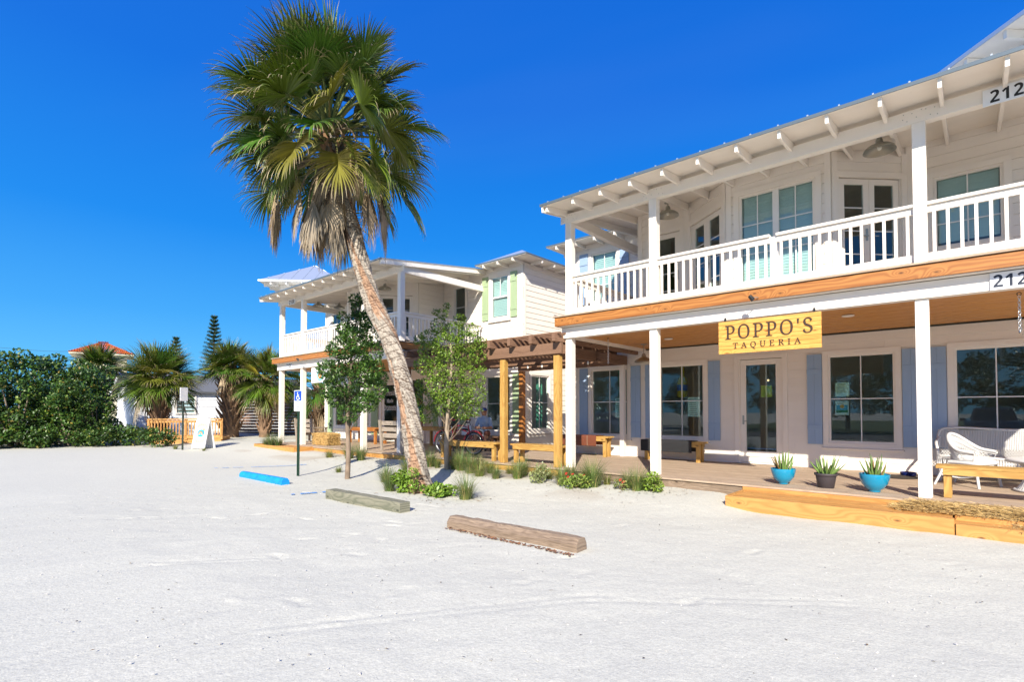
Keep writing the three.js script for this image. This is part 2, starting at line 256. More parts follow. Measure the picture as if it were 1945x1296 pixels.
function windowIn(wl, p) { // cols x rows panes; blind: 'slats' | 'roller'
  const w = p.u1 - p.u0, h = p.v1 - p.v0, f = .045, cas = .1;
  const win = part(wl.house, 'window', merged([...ring(w + cas * 2, h + cas * 2, cas, .034, .017), ...ring(w, h, f, .07, -.03)]), M.white); onWall(wl, win, (p.u0 + p.u1) / 2, (p.v0 + p.v1) / 2, .004);
  part(win, 'sill', bx(w + .26, .035, .075, 2, .006), M.white, 0, -h / 2 - cas - .02, .03);
  const lites = p.sash ? [[0, w / 2 * 0, h / 4, w - 2 * f, h / 2 - f * 1.4, p.cols ?? 2, 1, -.03], [0, 0, -h / 4, w - 2 * f, h / 2 - f * 1.4, 1, 1, -.05]] : p.twin ? [[0, -w / 4, 0, w / 2 - f * 1.6, h - 2 * f, 2, 3, -.035], [0, w / 4, 0, w / 2 - f * 1.6, h - 2 * f, 2, 3, -.035]] : [[0, 0, 0, w - 2 * f, h - 2 * f, p.cols ?? 2, p.rows ?? 2, -.035]];
  if (p.sash) part(win, 'meeting_rail', bx(w - 2 * f, .055, .05, 1), M.frame, 0, 0, -.04);
  if (p.twin) part(win, 'mullion', bx(f * 2.4, h - 2 * f, .075, 1), M.frame, 0, 0, -.03);
  for (const [, cx, cy, lw, lh, nc, nr, z] of lites) {
    const mt = .02, pw = (lw - mt * (nc - 1)) / nc, ph = (lh - mt * (nr - 1)) / nr;
    for (let c = 0; c < nc; c++) for (let r = 0; r < nr; r++) part(win, 'pane', bx(pw, ph, .004), M.glass, cx - lw / 2 + pw / 2 + c * (pw + mt), cy - lh / 2 + ph / 2 + r * (ph + mt), z);
    for (let c = 1; c < nc; c++) part(win, 'muntin', bx(mt, lh, .022), M.frame, cx - lw / 2 + c * (pw + mt) - mt / 2, cy, z);
    for (let r = 1; r < nr; r++) part(win, 'muntin', bx(lw, mt, .018), M.frame, cx, cy - lh / 2 + r * (ph + mt) - mt / 2, z);
  }
  if (p.blind) { const n = Math.floor((h - .1) / .055), l = []; for (let i = 0; i < n; i++) l.push(at(bx(w - .11, .003, .058), 0, h / 2 - .07 - i * .055, -.085, 1.36)); part(win, 'blind', merged(l), M.blind); }
  if (p.curtain) { const pts = []; for (let i = 0; i <= 24; i++) pts.push([-.16 + i / 24 * .32, Math.sin(i * 1.35) * .025]); const sh = new THREE.Shape(); pts.forEach(([a, b], i) => i ? sh.lineTo(a, b) : sh.moveTo(a, b)); [...pts].reverse().forEach(([a, b]) => sh.lineTo(a, b + .006)); part(win, 'curtain', new THREE.ExtrudeGeometry(sh, { depth: h - .06, bevelEnabled: false }).rotateX(-Math.PI / 2), M.curtain, p.curtain * (w / 2 - .22), -h / 2 + .03, -.2); }
  if (p.shut) for (const sd of [-1, 1]) if (p.shut.includes(sd)) shutter(wl, (p.u0 + p.u1) / 2 + sd * (w / 2 + cas + .155), (p.v0 + p.v1) / 2, .29, h + .08, p.shutMat);
  return win;
}
function shutter(wl, u, v, w, h, mat) {
  const s = part(wl.house, 'shutter', bx(w - .01, h - .01, .012), mat); onWall(wl, s, u, v, .03);
  for (const k of [-1, 1]) part(s, 'plank', bx(w / 2 - .003, h, .02, k + 2), mat, k * w / 4, 0, .014);
  for (const k of [-1, 1]) part(s, 'batten', bx(w, .1, .016, k + 3, .003), mat, 0, k * (h / 2 - h * .19), .032);
}
function doorIn(wl, p) { // full-glass leaf or pair of leaves
  const w = p.u1 - p.u0, h = p.v1 - p.v0, n = p.leaves ?? 1, cas = .1, lw = (w - .05) / n;
  const cs = part(wl.house, 'door_casing', merged([at(bx(w + cas * 2, cas, .036, 1), 0, h / 2 + cas / 2, .018), ...[-1, 1].map((k) => at(bx(cas, h, .036, 2), k * (w / 2 + cas / 2), 0, .018)), at(bx(w, .025, .14, 1), 0, -h / 2 + .012, .0), ...[-1, 1].map((k) => at(bx(.025, h, .1, 3), k * (w / 2 - .0125), 0, -.05))]), M.white); onWall(wl, cs, (p.u0 + p.u1) / 2, (p.v0 + p.v1) / 2, .004);
  for (let i = 0; i < n && !p.open; i++) {
    const st = p.stile ?? .125, d = part(wl.house, 'door', merged([...ring(lw - .006, h - .05, st, .045, 0), at(bx(lw - 2 * st, .14, .045, 2), 0, -h / 2 + .025 + st + .06, 0)]), M.white); onWall(wl, d, p.u0 + .025 + lw * (i + .5), (p.v0 + p.v1) / 2 + .01, -.03);
    const gw = lw - 2 * st, gh = h - .05 - 2 * st - .13; part(d, 'pane', bx(gw, gh, .004), M.glass, 0, .065, 0);
    for (let r = 1; r < (p.rows ?? 1); r++) part(d, 'muntin', bx(gw, .018, .02), M.frame, 0, .065 - gh / 2 + gh * r / p.rows, 0);
    const hs = p.handle ?? (i ? -1 : 1); part(d, 'handle', merged([at(bx(.04, .22, .012, 0, .005), 0, 0, .03), at(bx(.1, .018, .018, 0, .004), -hs * .05, -.03, .06), at(cyl(.012, .012, .04, 10), 0, -.03, .045, Math.PI / 2)]), M.galv, hs * (lw / 2 - st / 2), -h / 2 + 1.02, 0);
    if (p.blind) { const l = []; for (let k = 0; k < 36; k++) l.push(at(bx(gw, .003, .058), 0, gh / 2 - .03 - k * .055, -.05, 1.36)); part(d, 'blind', merged(l), M.blind, 0, .065, 0); }
  }
  return cs;
}
function pendant(x, y, z, drop, label) { // galvanised barn pendant
  const t = thing('barn_pendant_lamp', label, 'lamp', x, y, z, 0, 'barn pendant lamps under the porch roofs');
  part(t, 'shade', lathe([[.05, .17], [.055, .11], [.09, .095], [.17, .06], [.22, .02], [.235, -.02], [.228, -.022], [.20, .015], [.14, .055], [.05, .085], [.0, .088]]), M.galv);
  part(t, 'neck', lathe([[0, .2], [.035, .2], [.05, .17], [.052, .1]], 16), M.galv); part(t, 'stem', cyl(.009, .009, drop, 8), M.galv, 0, .2 + drop / 2, 0); part(t, 'canopy_plate', lathe([[0, .02], [.07, .015], [.075, 0], [0, -.005]], 20), M.galv, 0, .2 + drop - .012, 0);
  part(t, 'bulb', new THREE.SphereGeometry(.035, 12, 8), plain([.7, .68, .6], .3), 0, .03, 0); return t;
}
function railing(house, x0, z0, x1, z1, y, n) { // white rail with square balusters, ends butt against posts
  const L = Math.hypot(x1 - x0, z1 - z0), r = part(house, 'railing', merged([at(bx(L, .045, .13, 1, .005), 0, .905, 0), at(bx(L, .1, .045, 2, .004), 0, .83, 0), at(bx(L, .115, .045, 3, .004), 0, .13, 0)]), M.white, (x0 + x1) / 2, y, (z0 + z1) / 2, 0, Math.atan2(-(z1 - z0), x1 - x0), 0);
  const g = bx(.04, .592, .04, 2, .003); for (let i = 0; i < n; i++) part(r, 'baluster', g, M.white, -L / 2 + L * (i + .5) / n, .484, 0); return r;
}
const SL = .125, roofY = (z) => 5.655 + SL * (.73 - z);      // underside of the porch roof boards
function house(o) {
  const t = thing('two_storey_porch_house', o.label, 'building', 0, 0, 0, 0);
  const x0 = o.posts[0], x1 = o.posts[o.posts.length - 1] + .16, P = .16, wl = o.mir ? -16.85 : -2.24, wr = o.mir ? -4.25 : 10.4;
  // frame: posts of both storeys, beams
  for (const x of o.posts) { part(t, 'porch_post', bx(P, 2.87, P, 1, .006), M.white, x + P / 2, 1.435, -P / 2); part(t, 'balcony_post', bx(P, 2.11, P, 2, .006), M.white, x + P / 2, 3.352 + 1.055, -P / 2); }
  part(t, 'porch_beam', bx(x1 - x0 + .12, .235, .17, 1, .005), M.white, (x0 + x1) / 2, 2.988, -.035);
  for (const x of [x0 + .02, x1 - .14]) part(t, 'side_beam', bx(.14, .215, 3.4, 2), M.white, x + .06, 2.985, -1.84);
  part(t, 'porch_ceiling_frame', bx(x1 - x0, .14, 3.3), M.soffit, (x0 + x1) / 2, 3.04, -1.9);
  for (let k = 0; k < 26; k++) part(t, 'ceiling_board', bx(x1 - x0 - .3, .014, .126, k % 6), M.ceiling, (x0 + x1) / 2, 2.945 + (k % 3) * .0012, -.2 - k * .13);
  const ledge = o.mir ? -6.0 : x1 + .1;
  // balcony deck with cedar fascia
  part(t, 'fascia_board', bx(x1 - x0 + .25, .19, .04, 1, .004), M.cedar, (x0 + x1) / 2, 3.218, .215);
  for (const s of [-1, 1]) part(t, 'fascia_board', bx(.04, .19, 3.75, 2), M.cedar, s < 0 ? x0 - .105 : x1 + .105, 3.218, -1.68);
  part(t, 'ledger', bx(x1 - x0 + .12, .07, .13), M.soffit, (x0 + x1) / 2, 3.15, .11);
  for (let k = 0; k < 27; k++) part(t, 'balcony_board', bx(x1 - x0 + .3, .028, .138, k % 6), M.deck, (x0 + x1) / 2, 3.336, .195 - k * .142);
  part(t, 'floor_slab', bx(wr - wl, .2, 5.6), M.room, (wl + wr) / 2, 3.2, -6.5);
  // balcony rails between the posts
  const gap = (a, b) => b - a;
  for (let i = 0; i < o.posts.length - 1; i++) {
    const a = o.posts[i] + P, b = o.posts[i + 1];
    if (b - a > 3) { const m = (a + b) / 2 + (o.mir ? -.1 : .1), h = .05; railing(t, a, -.08, m - h, -.08, 3.352, Math.round((m - h - a) / .148)); railing(t, m + h, -.08, b, -.08, 3.352, Math.round((b - m - h) / .148)); part(t, 'rail_support', bx(.1, .88, .05, 1), M.white, m, 3.352 + .44, -.08); }
    else railing(t, a, -.08, b, -.08, 3.352, Math.round(gap(a, b) / .148));
  }
  railing(t, x0 + .08, -3.5, x0 + .08, -.16, 3.352, 22); railing(t, x1 - .08, -.16, x1 - .08, -3.5, 3.352, 22);
  // balcony beams
  part(t, 'balcony_beam', bx(x1 - x0 + .02, .205, .14, 1, .005), M.white, (x0 + x1) / 2, 5.565, -.075);
  for (const x of [x0 + .08, x1 - .08]) part(t, 'balcony_side_beam', bx(.13, .205, 3.42, 2, .004), M.white, x, 5.562, -1.86);
  for (const x of o.posts) part(t, 'joint_plate', bx(.44, .2, .006, 3), M.white, x + P / 2 + .02, 5.566, -.0015);
  const screw = new THREE.CylinderGeometry(.007, .007, .006, 7).rotateX(Math.PI / 2); for (const x of o.posts) part(t, 'screw_heads', merged([[-.19, .06], [-.15, -.05], [-.09, .05], [-.04, -.02], [.07, .06], [.12, -.04], [.17, .05], [.2, -.06], [-.2, -.01], [.02, .07]].map(([a, b]) => at(screw, x + P / 2 + .02 + a, 5.566 + b, .003))), M.galv);
  // walls, ground floor
  const Wz = -3.6, lower = wall(t, wl, Wz, wr, Wz, 0, 2.9, o.lower.map((p) => ({ ...p, u0: p.x0 - wl, u1: p.x1 - wl })), { cornerL: !o.mir, cornerR: o.mir });
  for (const p of o.lower) { const q = { ...p, u0: p.x0 - wl, u1: p.x1 - wl, shutMat: o.shutMat }; p.door ? doorIn(lower, q) : windowIn(lower, q); }
  // upper walls: wings set back, doors and a bay with canted sides under the porch roof
  const pts = o.upperPts, tops = (z) => z > -3.5 ? roofY(z) - .003 : 6.2;
  for (let i = 0; i < pts.length - 1; i++) {
    const [xa, za] = pts[i], [xb, zb] = pts[i + 1], ops = o.upper[i] ?? [], edge = za > -3.5 || zb > -3.5, last = i === pts.length - 2, ta = edge ? tops(Math.max(za, -3.6)) : 6.2, tb = edge ? tops(zb) : 6.2;
    const w = wall(t, xa, za, xb, zb, 3.35, Math.min(ta, tb), ops, { top: [ta, tb], cornerL: i > 0 && zb >= za - 2 && za > -3.5 || (i === 0 && !o.mir), cornerR: zb > -3.5 || (last && o.mir) });
    for (const p of ops) { const q = { ...p, shutMat: o.shutMat }; p.door ? doorIn(w, q) : windowIn(w, q); }
  }
  const foot = new THREE.Shape(); pts.map(([x, z]) => [x, -z]).concat([[pts[pts.length - 1][0], 9.3], [pts[0][0], 9.3]]).forEach(([x, y], i) => i ? foot.lineTo(x, y) : foot.moveTo(x, y));
  part(t, 'upper_ceiling', new THREE.ExtrudeGeometry(foot, { depth: .04, bevelEnabled: false }).rotateX(-Math.PI / 2), M.room, 0, 5.80, -.09);
  // side and back walls
  const sideOps = o.side ? o.side.map((p) => ({ ...p, u0: -3.6 - p.z1, u1: -3.6 - p.z0 })) : [];
  const right = wall(t, wr, Wz, wr, -9.3, 0, 6.18, sideOps, { cornerL: true, boards: !!o.mir });
  for (const p of sideOps) windowIn(right, p);
  wall(t, wl, -9.3, wl, Wz, 0, 6.18, [], { boards: false }); wall(t, wr, -9.3, wl, -9.3, 0, 6.18, [], { boards: false });
  part(t, 'room_floor', bx(wr - wl - .2, .1, 5.6), M.roomDark, (wl + wr) / 2, -.07, -6.5);
  // porch roof: boards below, standing-seam metal above
  const zA = .76, zB = -4.4, len = (zA - zB) / Math.cos(Math.atan(SL)), rx0 = x0 - .1, rx1 = x1 + .1, ang = Math.atan(SL), mz = (zA + zB) / 2;
  const roof = part(t, 'roof', bx(rx1 - rx0, .025, len, 1), M.soffit, (rx0 + rx1) / 2, roofY(mz) + .0125, mz, ang);
  part(roof, 'metal_sheet', bx(rx1 - rx0 + .03, .012, len + .03), M.metal, 0, .0195, 0);
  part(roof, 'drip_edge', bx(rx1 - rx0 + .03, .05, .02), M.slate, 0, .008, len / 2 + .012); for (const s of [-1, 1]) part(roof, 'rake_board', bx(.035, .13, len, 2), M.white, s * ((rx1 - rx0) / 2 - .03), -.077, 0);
  for (let x = .2; x < rx1 - rx0; x += .41) part(roof, 'standing_seam', bx(.02, .03, len), M.metal, -(rx1 - rx0) / 2 + x, .037, .02);
  for (let x = x0 + .02, i = 0; x < x1 + .05; x += .652, i++) if (x > x0 + .1 && x < x1 - .05) { // rafters with sawn tails
    const sh = new THREE.Shape(), y = (z) => roofY(z) - .002; sh.moveTo(-.72, y(.72)); sh.lineTo(-.72, y(.72) - .13); sh.lineTo(-.05, y(.05) - .16); sh.lineTo(3.5, y(-3.5) - .16); sh.lineTo(3.5, y(-3.5)); sh.closePath();
    part(t, 'rafter', new THREE.ExtrudeGeometry(sh, { depth: .045, bevelEnabled: false }).rotateY(Math.PI / 2), M.white, x, 0, 0);
  }
  for (const x of [x0 + .0, x1 - .045]) { const sh = new THREE.Shape(), y = (z) => roofY(z) - .002; sh.moveTo(-.72, y(.72)); sh.lineTo(-.72, y(.72) - .13); sh.lineTo(3.5, y(-3.5) - .15); sh.lineTo(3.5, y(-3.5)); sh.closePath(); part(t, 'rafter', new THREE.ExtrudeGeometry(sh, { depth: .045, bevelEnabled: false }).rotateY(Math.PI / 2), M.white, x, 0, 0); }
  // wing roofs: flat soffit, hip above
  for (const [a, b] of o.mir ? [[-17.4, rx0 - .02], [rx1 + .02, -3.65]] : [[-2.85, rx0 - .02], [rx1 + .02, 11]]) {
    const z0 = -3.02, z1 = -9.9, w = part(t, 'wing_roof', bx(b - a, .03, z0 - z1), M.soffit, (a + b) / 2, 6.225, (z0 + z1) / 2), hw = (b - a) / 2, hd = (z0 - z1) / 2, h = .55;
    const g = new THREE.BufferGeometry(), e = hd - hw > 0 ? [[0, h, hd - hw], [0, h, -(hd - hw)]] : [[hw - hd, h, 0], [-(hw - hd), h, 0]];
    const c = [[-hw, 0, hd], [hw, 0, hd], [hw, 0, -hd], [-hw, 0, -hd]], tri = hd > hw ? [[c[0], c[1], e[0]], [c[1], c[2], e[1]], [c[1], e[1], e[0]], [c[2], c[3], e[1]], [c[3], c[0], e[0]], [c[3], e[0], e[1]]] : [[c[1], c[2], e[0]], [c[0], c[1], e[0]], [c[0], e[0], e[1]], [c[3], c[0], e[1]], [c[2], c[3], e[1]], [c[2], e[1], e[0]]];
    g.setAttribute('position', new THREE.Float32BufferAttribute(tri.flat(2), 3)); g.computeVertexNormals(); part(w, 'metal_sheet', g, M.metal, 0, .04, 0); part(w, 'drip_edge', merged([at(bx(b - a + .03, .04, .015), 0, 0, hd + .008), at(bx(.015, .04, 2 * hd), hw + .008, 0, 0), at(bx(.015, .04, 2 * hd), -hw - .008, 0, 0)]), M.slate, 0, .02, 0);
    for (let x = a + .35; x < b; x += .66) part(w, 'rafter_tail', bx(.045, .1, .56, 1), M.white, x - (a + b) / 2, -.067, hd - .29); for (let z = -3.6; z > -9; z -= .66) part(w, 'rafter_tail', bx(.5, .1, .045, 1), M.white, (o.mir && b > -5) ? hw - .28 : -hw + .28, -.067, z - (z0 + z1) / 2 - .3);
  }
  // raised block turned 45 degrees at the outer end
  const [px, py, pz] = o.block, S = 3.3, wg = bx(S - 1.2, .8, S - 1.2, 1).clone(); { const p = wg.attributes.position; for (let i = 0; i < p.count; i++) if (p.getY(i) < 0) p.setY(i, roofY(pz - S * Math.SQRT1_2 + (p.getZ(i) - p.getX(i)) * Math.SQRT1_2) + .05 - (py - .42)); } part(t, 'clerestory_wall', wg, M.siding, px, py - .42, pz - S * Math.SQRT1_2, 0, Math.PI / 4);
  const rf = new THREE.ConeGeometry(S * Math.SQRT1_2 + .02, 1.05, 4, 1, true).rotateY(Math.PI / 4), rm = part(t, 'clerestory_roof', rf.toNonIndexed(), M.metal, px, py + .545, pz - S * Math.SQRT1_2, 0, Math.PI / 4); rf.computeVertexNormals(); rm.geometry.computeVertexNormals();
  part(rm, 'soffit', bx(S, .02, S), M.soffit, 0, -.545, 0); part(rm, 'drip_edge', merged(ring(S + .03, S + .03, .02, .06, 0)).rotateX(Math.PI / 2), M.metal, 0, -.535, 0);
  const pitch = Math.atan2(1.05, S / 2);
  for (const f of [0, 1, 2, 3]) for (let k = -3; k <= 3; k++) { const L = (S / 2 - Math.abs(k) * .45) / Math.cos(pitch) * .98; if (L < .2) continue; const q = new THREE.Group(); const m = part(rm, 'standing_seam', bx(.02, .025, L), M.metal); m.rotation.set(pitch, f * Math.PI / 2, 0, 'YXZ'); const off = V(k * .45, -.525 + Math.sin(pitch) * L / 2 + .01, S / 2 - Math.cos(pitch) * L / 2).applyAxisAngle(V(0, 1, 0), f * Math.PI / 2); m.position.copy(off); }
  for (const f of [0, 1, 2, 3]) for (let k = -2; k <= 2; k++) { const m = part(rm, 'bracket', bx(.05, .12, .55, 1), M.white); m.rotation.y = f * Math.PI / 2; m.position.copy(V(k * .6, -.62, S / 2 - .32).applyAxisAngle(V(0, 1, 0), f * Math.PI / 2)); }
  return { t, lower, right };
}
const LW = { v0: .565, v1: 2.465 }, UW = { v0: 4.45, v1: 5.90 }, PAIR = { v0: 3.38, v1: 5.43, door: true, leaves: 2, rows: 4, stile: .1 };
const h212 = house({
  label: 'white two-storey porch house with pale blue shutters and cedar balcony edge', posts: [0, 2.03, 6.21, 8.95], shutMat: M.blue, block: [8.38, 6.6, .80],
  lower: [{ x0: -1.625, x1: -.43, ...LW, shut: [-1, 1], curtain: .9 }, { x0: .515, x1: 1.725, ...LW, shut: [-1, 1] }, { x0: 2.57, x1: 3.54, v0: .01, v1: 2.49, door: true, handle: -1 }, { x0: 4.445, x1: 5.645, ...LW, shut: [-1, 1] }, { x0: 6.555, x1: 7.755, ...LW, shut: [-1, 1] }],
  upperPts: [[-2.24, -3.6], [.75, -3.6], [.75, -2.02], [2.0, -2.02], [3.15, -1.15], [4.98, -1.15], [5.98, -2.15], [8.1, -2.15], [8.1, -3.6], [10.4, -3.6]],
  upper: { 0: [{ u0: .63, u1: 1.48, ...UW, shut: [-1, 1], blind: true, cols: 2, rows: 3 }], 2: [{ u0: .3, u1: 1.06, v0: 3.38, v1: 5.43, door: true, rows: 4, stile: .11 }], 3: [{ ...PAIR, u0: .13, u1: 1.31 }], 4: [{ u0: .25, u1: 1.58, v0: 3.72, v1: 5.50, twin: true, blind: true }], 5: [{ ...PAIR, u0: .12, u1: 1.30 }], 6: [{ u0: .38, u1: 1.28, v0: 4.08, v1: 5.33, blind: true, cols: 2, rows: 3 }] },
});
const h210 = house({
  mir: true, label: 'white two-storey porch house with light green shutters beyond the pergola', posts: [-13.95, -12.2, -8.16, -6.2], shutMat: M.green, block: [-14.05, 6.36, .81],
  lower: [{ x0: -15.9, x1: -14.4, ...LW, shut: [-1, 1] }, { x0: -12.15, x1: -10.95, v0: .01, v1: 2.49, door: true, handle: 1 }, { x0: -10.25, x1: -9.35, v0: .01, v1: 2.49, door: true, open: true }, { x0: -8.35, x1: -7.35, ...LW, shut: [-1, 1] }, { x0: -5.95, x1: -4.80, ...LW, shut: [1], cols: 1 }],
  upperPts: [[-16.85, -3.6], [-12.0, -3.6], [-12.0, -2.38], [-11.75, -2.38], [-10.9, -1.18], [-9.4, -1.18], [-8.2, -2.38], [-8.2, -3.6], [-4.25, -3.6]],
  upper: { 0: [{ u0: .6, u1: 1.4, ...UW, cols: 2, rows: 3 }], 4: [{ ...PAIR, u0: .12, u1: 1.36 }], 3: [], 5: [{ ...PAIR, u0: .3, u1: 1.52 }], 7: [{ u0: .62, u1: 1.22, v0: 3.6, v1: 5.82, cols: 1, rows: 3 }, { u0: 2.49, u1: 3.30, ...UW, shut: [-1, 1], blind: true, sash: true }] },
  side: [{ z1: -3.98, z0: -4.95, ...LW, v0: .63, curtain: .8 }],
});
for (const [x, w] of [[-12.62, .5], [-13.4, .5], [-16.3, .4]]) shutter(h210.lower, x + 16.85, 1.4, w, 2.3, M.green);
// ---------- decks, steps, pergola, signs ----------
{
  const d = thing('timber_deck', 'weathered grey-brown plank deck running along both porches', 'deck', 0, 0, 0);
  const runs = [[-14.2, -6.05, -3.6], [-6.04, -.06, -3.6], [-.05, 10, -3.6]];
  for (const [a, b, back] of runs) {
    for (let k = 0, z = .18; z > back; z -= .143, k++) part(d, 'deck_board', bx(b - a - .004, .03, .138, k % 6), M.deck, (a + b) / 2, -.016 + (hash(k, 3, Math.round(a)) - .5) * .003, z);
    part(d, 'skirt_board', bx(b - a, .24, .035, 2), a < -7 ? M.step : a < -1 ? M.pine : M.oldtimber, (a + b) / 2, -.155, .195);
  }
  for (let k = 0, z = -3.75; z > -8; z -= .143, k++) part(d, 'deck_board', bx(1.98, .03, .138, k % 6), M.deck, -3.25, -.016, z);
  part(d, 'joist_frame', bx(24.2, .12, 3.7), M.deck, -2.1, -.10, -1.7);
}
{ // broad timber steps in front of the blue-shuttered porch
  const s = thing('timber_steps', 'orange timber-framed steps in front of the taqueria porch', 'steps', 0, 0, 0);
  part(s, 'tread', bx(2.75, .04, .40, 1), M.step, 5.23, -.115, .47); part(s, 'tread', bx(2.75, .04, .32, 3), M.step, 5.23, -.118, .835);
  part(s, 'front_timber', bx(2.78, .24, .085, 2, .008), M.step, 5.24, -.205, 1.04); part(s, 'end_timber', bx(.085, .24, .80, 3, .008), M.step, 3.89, -.206, .60);
  part(s, 'riser', bx(4.2, .1, .03, 4), M.step, 5.95, -.085, .225);
  part(s, 'tread', bx(2.4, .04, .5, 4), M.step, 7.82, -.12, .47); part(s, 'inner_timber', bx(2.4, .16, .06, 1, .006), M.step, 7.83, -.17, .75); part(s, 'tread', bx(2.4, .04, .24, 5), M.step, 7.82, -.165, .90);
  part(s, 'front_timber', bx(2.4, .2, .085, 4, .008), M.step, 7.84, -.245, 1.05);
}
function straw(n, x0, x1, z0, z1, y, h, flat, name, label, s) { // loose dry stalks
  reseed(s); const pos = [], col = [], idx = []; let k = 0;
  for (let i = 0; i < n; i++) {
    const x = rr(x0, x1), z = rr(z0, z1), a = rr(0, 6.28), L = rr(.06, .16), up = rr(-.2, flat ? .35 : 1), e = Math.min(1, 6 * Math.min(x - x0, x1 - x, (z - z0) * 2, (z1 - z) * 2)), yy = y + rnd() * h * Math.max(.15, e), w = .0035;
    const dx = Math.cos(a) * L, dz = Math.sin(a) * L, dy = up * L * .6, c = lerp(.6, 1.1, rnd()), q = rnd() < .25;
    pos.push(x - w, yy, z, x + w, yy + w, z, x + dx - w, yy + dy, z + dz, x + dx + w, yy + dy + w, z + dz); for (let v = 0; v < 4; v++) col.push(...(q ? [.34 * c, .22 * c, .09 * c] : [.72 * c, .50 * c, .20 * c])); idx.push(k, k + 1, k + 2, k + 1, k + 3, k + 2); k += 4;
  }
  const g = new THREE.BufferGeometry(); g.setAttribute('position', new THREE.Float32BufferAttribute(pos, 3)); g.setAttribute('color', new THREE.Float32BufferAttribute(col, 3)); g.setIndex(idx); g.computeVertexNormals();
  return g;
}
tag(part(scene, 'straw', merged([straw(7000, 6.0, 7.9, .27, .74, -.09, .12, true, '', '', 3), straw(900, 7.1, 8.2, .8, 1.08, -.165, .05, true, '', '', 4)]), M.dry), 'loose golden straw scattered on the timber steps', 'straw', null, 'stuff');

{ // pergola over the courtyard between the houses
  const p = thing('pergola', 'brown slatted timber pergola on yellow posts between the houses', 'pergola', 0, 0, 0);
  for (const x of [-1.86, -.23]) { part(p, 'post', bx(.145, 2.5, .145, x < -1 ? 1 : 4, .006), M.pine, x + .07, 1.25, .07); }
  for (const [x, z] of [[-4.16, -3.42], [-5.6, .07]]) part(p, 'post', bx(.16, 2.55, .15, 2, .006), z < -1 ? M.cedar : M.pergola, x, 1.275, z);
  part(p, 'front_beam', bx(6.05, .25, .09, 1, .006), M.pergola, -3.05, 2.66, .115); part(p, 'front_beam', bx(6.05, .2, .07, 2), M.pergola, -3.05, 2.64, -.04);
  part(p, 'middle_beam', bx(5.0, .19, .08, 3), M.pergola, -2.5, 2.62, -1.9); part(p, 'back_beam', bx(3.75, .26, .09, 4), M.pergola, -2.32, 2.66, -3.3); part(p, 'end_beam', bx(.08, .25, 3.5, 5), M.pergola, -.42, 2.66, -1.72);
  for (let k = 0; k < 9; k++) { const x = -.06 - k * .655; part(p, 'rafter', bx(.085, .17, k > 6 ? 3.75 : 3.8, k % 6, .005), M.pergola, x, 2.872, -1.52); }
  for (let k = 0; k < 17; k++) part(p, 'slat', bx(6.1, .035, .075, k % 6), M.pergola, -3.0, 2.977 + (k % 2) * .002, .26 - k * .212);
  for (const [x, z] of [[-.5, -3.42]]) part(p, 'back_post', bx(.13, 2.55, .13, 1, .005), M.white, x, 1.275, z);
  for (const [a, b] of [[-4.6, -.6]]) for (let k = 0; k < 9; k++) { const q = lerp(a, b, k / 8); part(p, 'lamp_bulb', lathe([[0, .05], [.016, .045], [.018, .03], [.03, .0], [.026, -.03], [0, -.045]], 10), plain([.75, .74, .70], .2), q, 2.49, -1.83); }
  part(p, 'light_cord', tube([[-4.7, 2.56, -1.83], [-3.6, 2.55, -1.83], [-2.6, 2.56, -1.83], [-1.6, 2.55, -1.83], [-.5, 2.56, -1.83]], .006, 40, 5), M.black);
}
{ // hanging shop board
  const s = thing('shop_sign', 'golden pine board reading POPPO\'S TAQUERIA in dark letters', 'sign', 4.235, 2.545, .115, 0), W = 1.61, H = .575, n = 8;
  for (let k = 0; k < n; k++) part(s, 'plank', bx(W - (k % 2) * .003, H / n - .004, .03, k % 6, .002), M.signwood, 0, -H / 2 + H / n * (k + .5), 0);
  part(s, 'backing', bx(W - .05, H - .04, .012), M.roomDark, 0, 0, -.021);
  const big = text("POPPO'S", 'serif_regular', .245, .012, .028), small = text('TAQUERIA', 'serif_regular', .098, .012, .048); 
  big.computeBoundingBox(); small.computeBoundingBox(); const fit = (g, w) => { const b = g.boundingBox; g.scale(w / (b.max.x - b.min.x), 1, 1); };
  fit(big, 1.37); fit(small, 1.07);
  part(s, 'letters', big, M.lettering, 0, -.035, .0125); part(s, 'letters', small, M.lettering, -.02, -.2, .0125);
  for (const x of [-.7, .7]) part(s, 'hanger_bracket', bx(.03, .1, .02), M.black, x, .31, -.03);
}
function plaque(name, str, x, y, z, w, h, size, label, mat) {
  const t = thing(name, label, 'number sign', x, y, z, 0); part(t, 'plate', bx(w, h, .012, 0, .003), plain([.80, .81, .83], .5)); const g = text(str, 'sans_bold', size, .003, size * .06); g.scale(.86, 1, 1); part(t, 'digits', g, mat, 0, -size * .5, .0055); return t;
}
plaque('number_plaque', '212', 7.22, 2.985, .065, .40, .235, .165, 'white plaque with dark digits 212 on the lower porch beam', M.navy);
plaque('number_plaque', '212R', 7.30, 5.512, .014, .62, .225, .165, 'white plaque reading 212R on the balcony beam', M.black);
plaque('number_plaque', '210C', -12.98, 3.01, .06, .50, .2, .155, 'white plaque reading 210C on the lower beam of the green-shuttered house', M.black);
plaque('number_plaque', '210R', -12.9, 5.48, .014, .56, .2, .155, 'white plaque reading 210R on the balcony beam of the green-shuttered house', M.black);
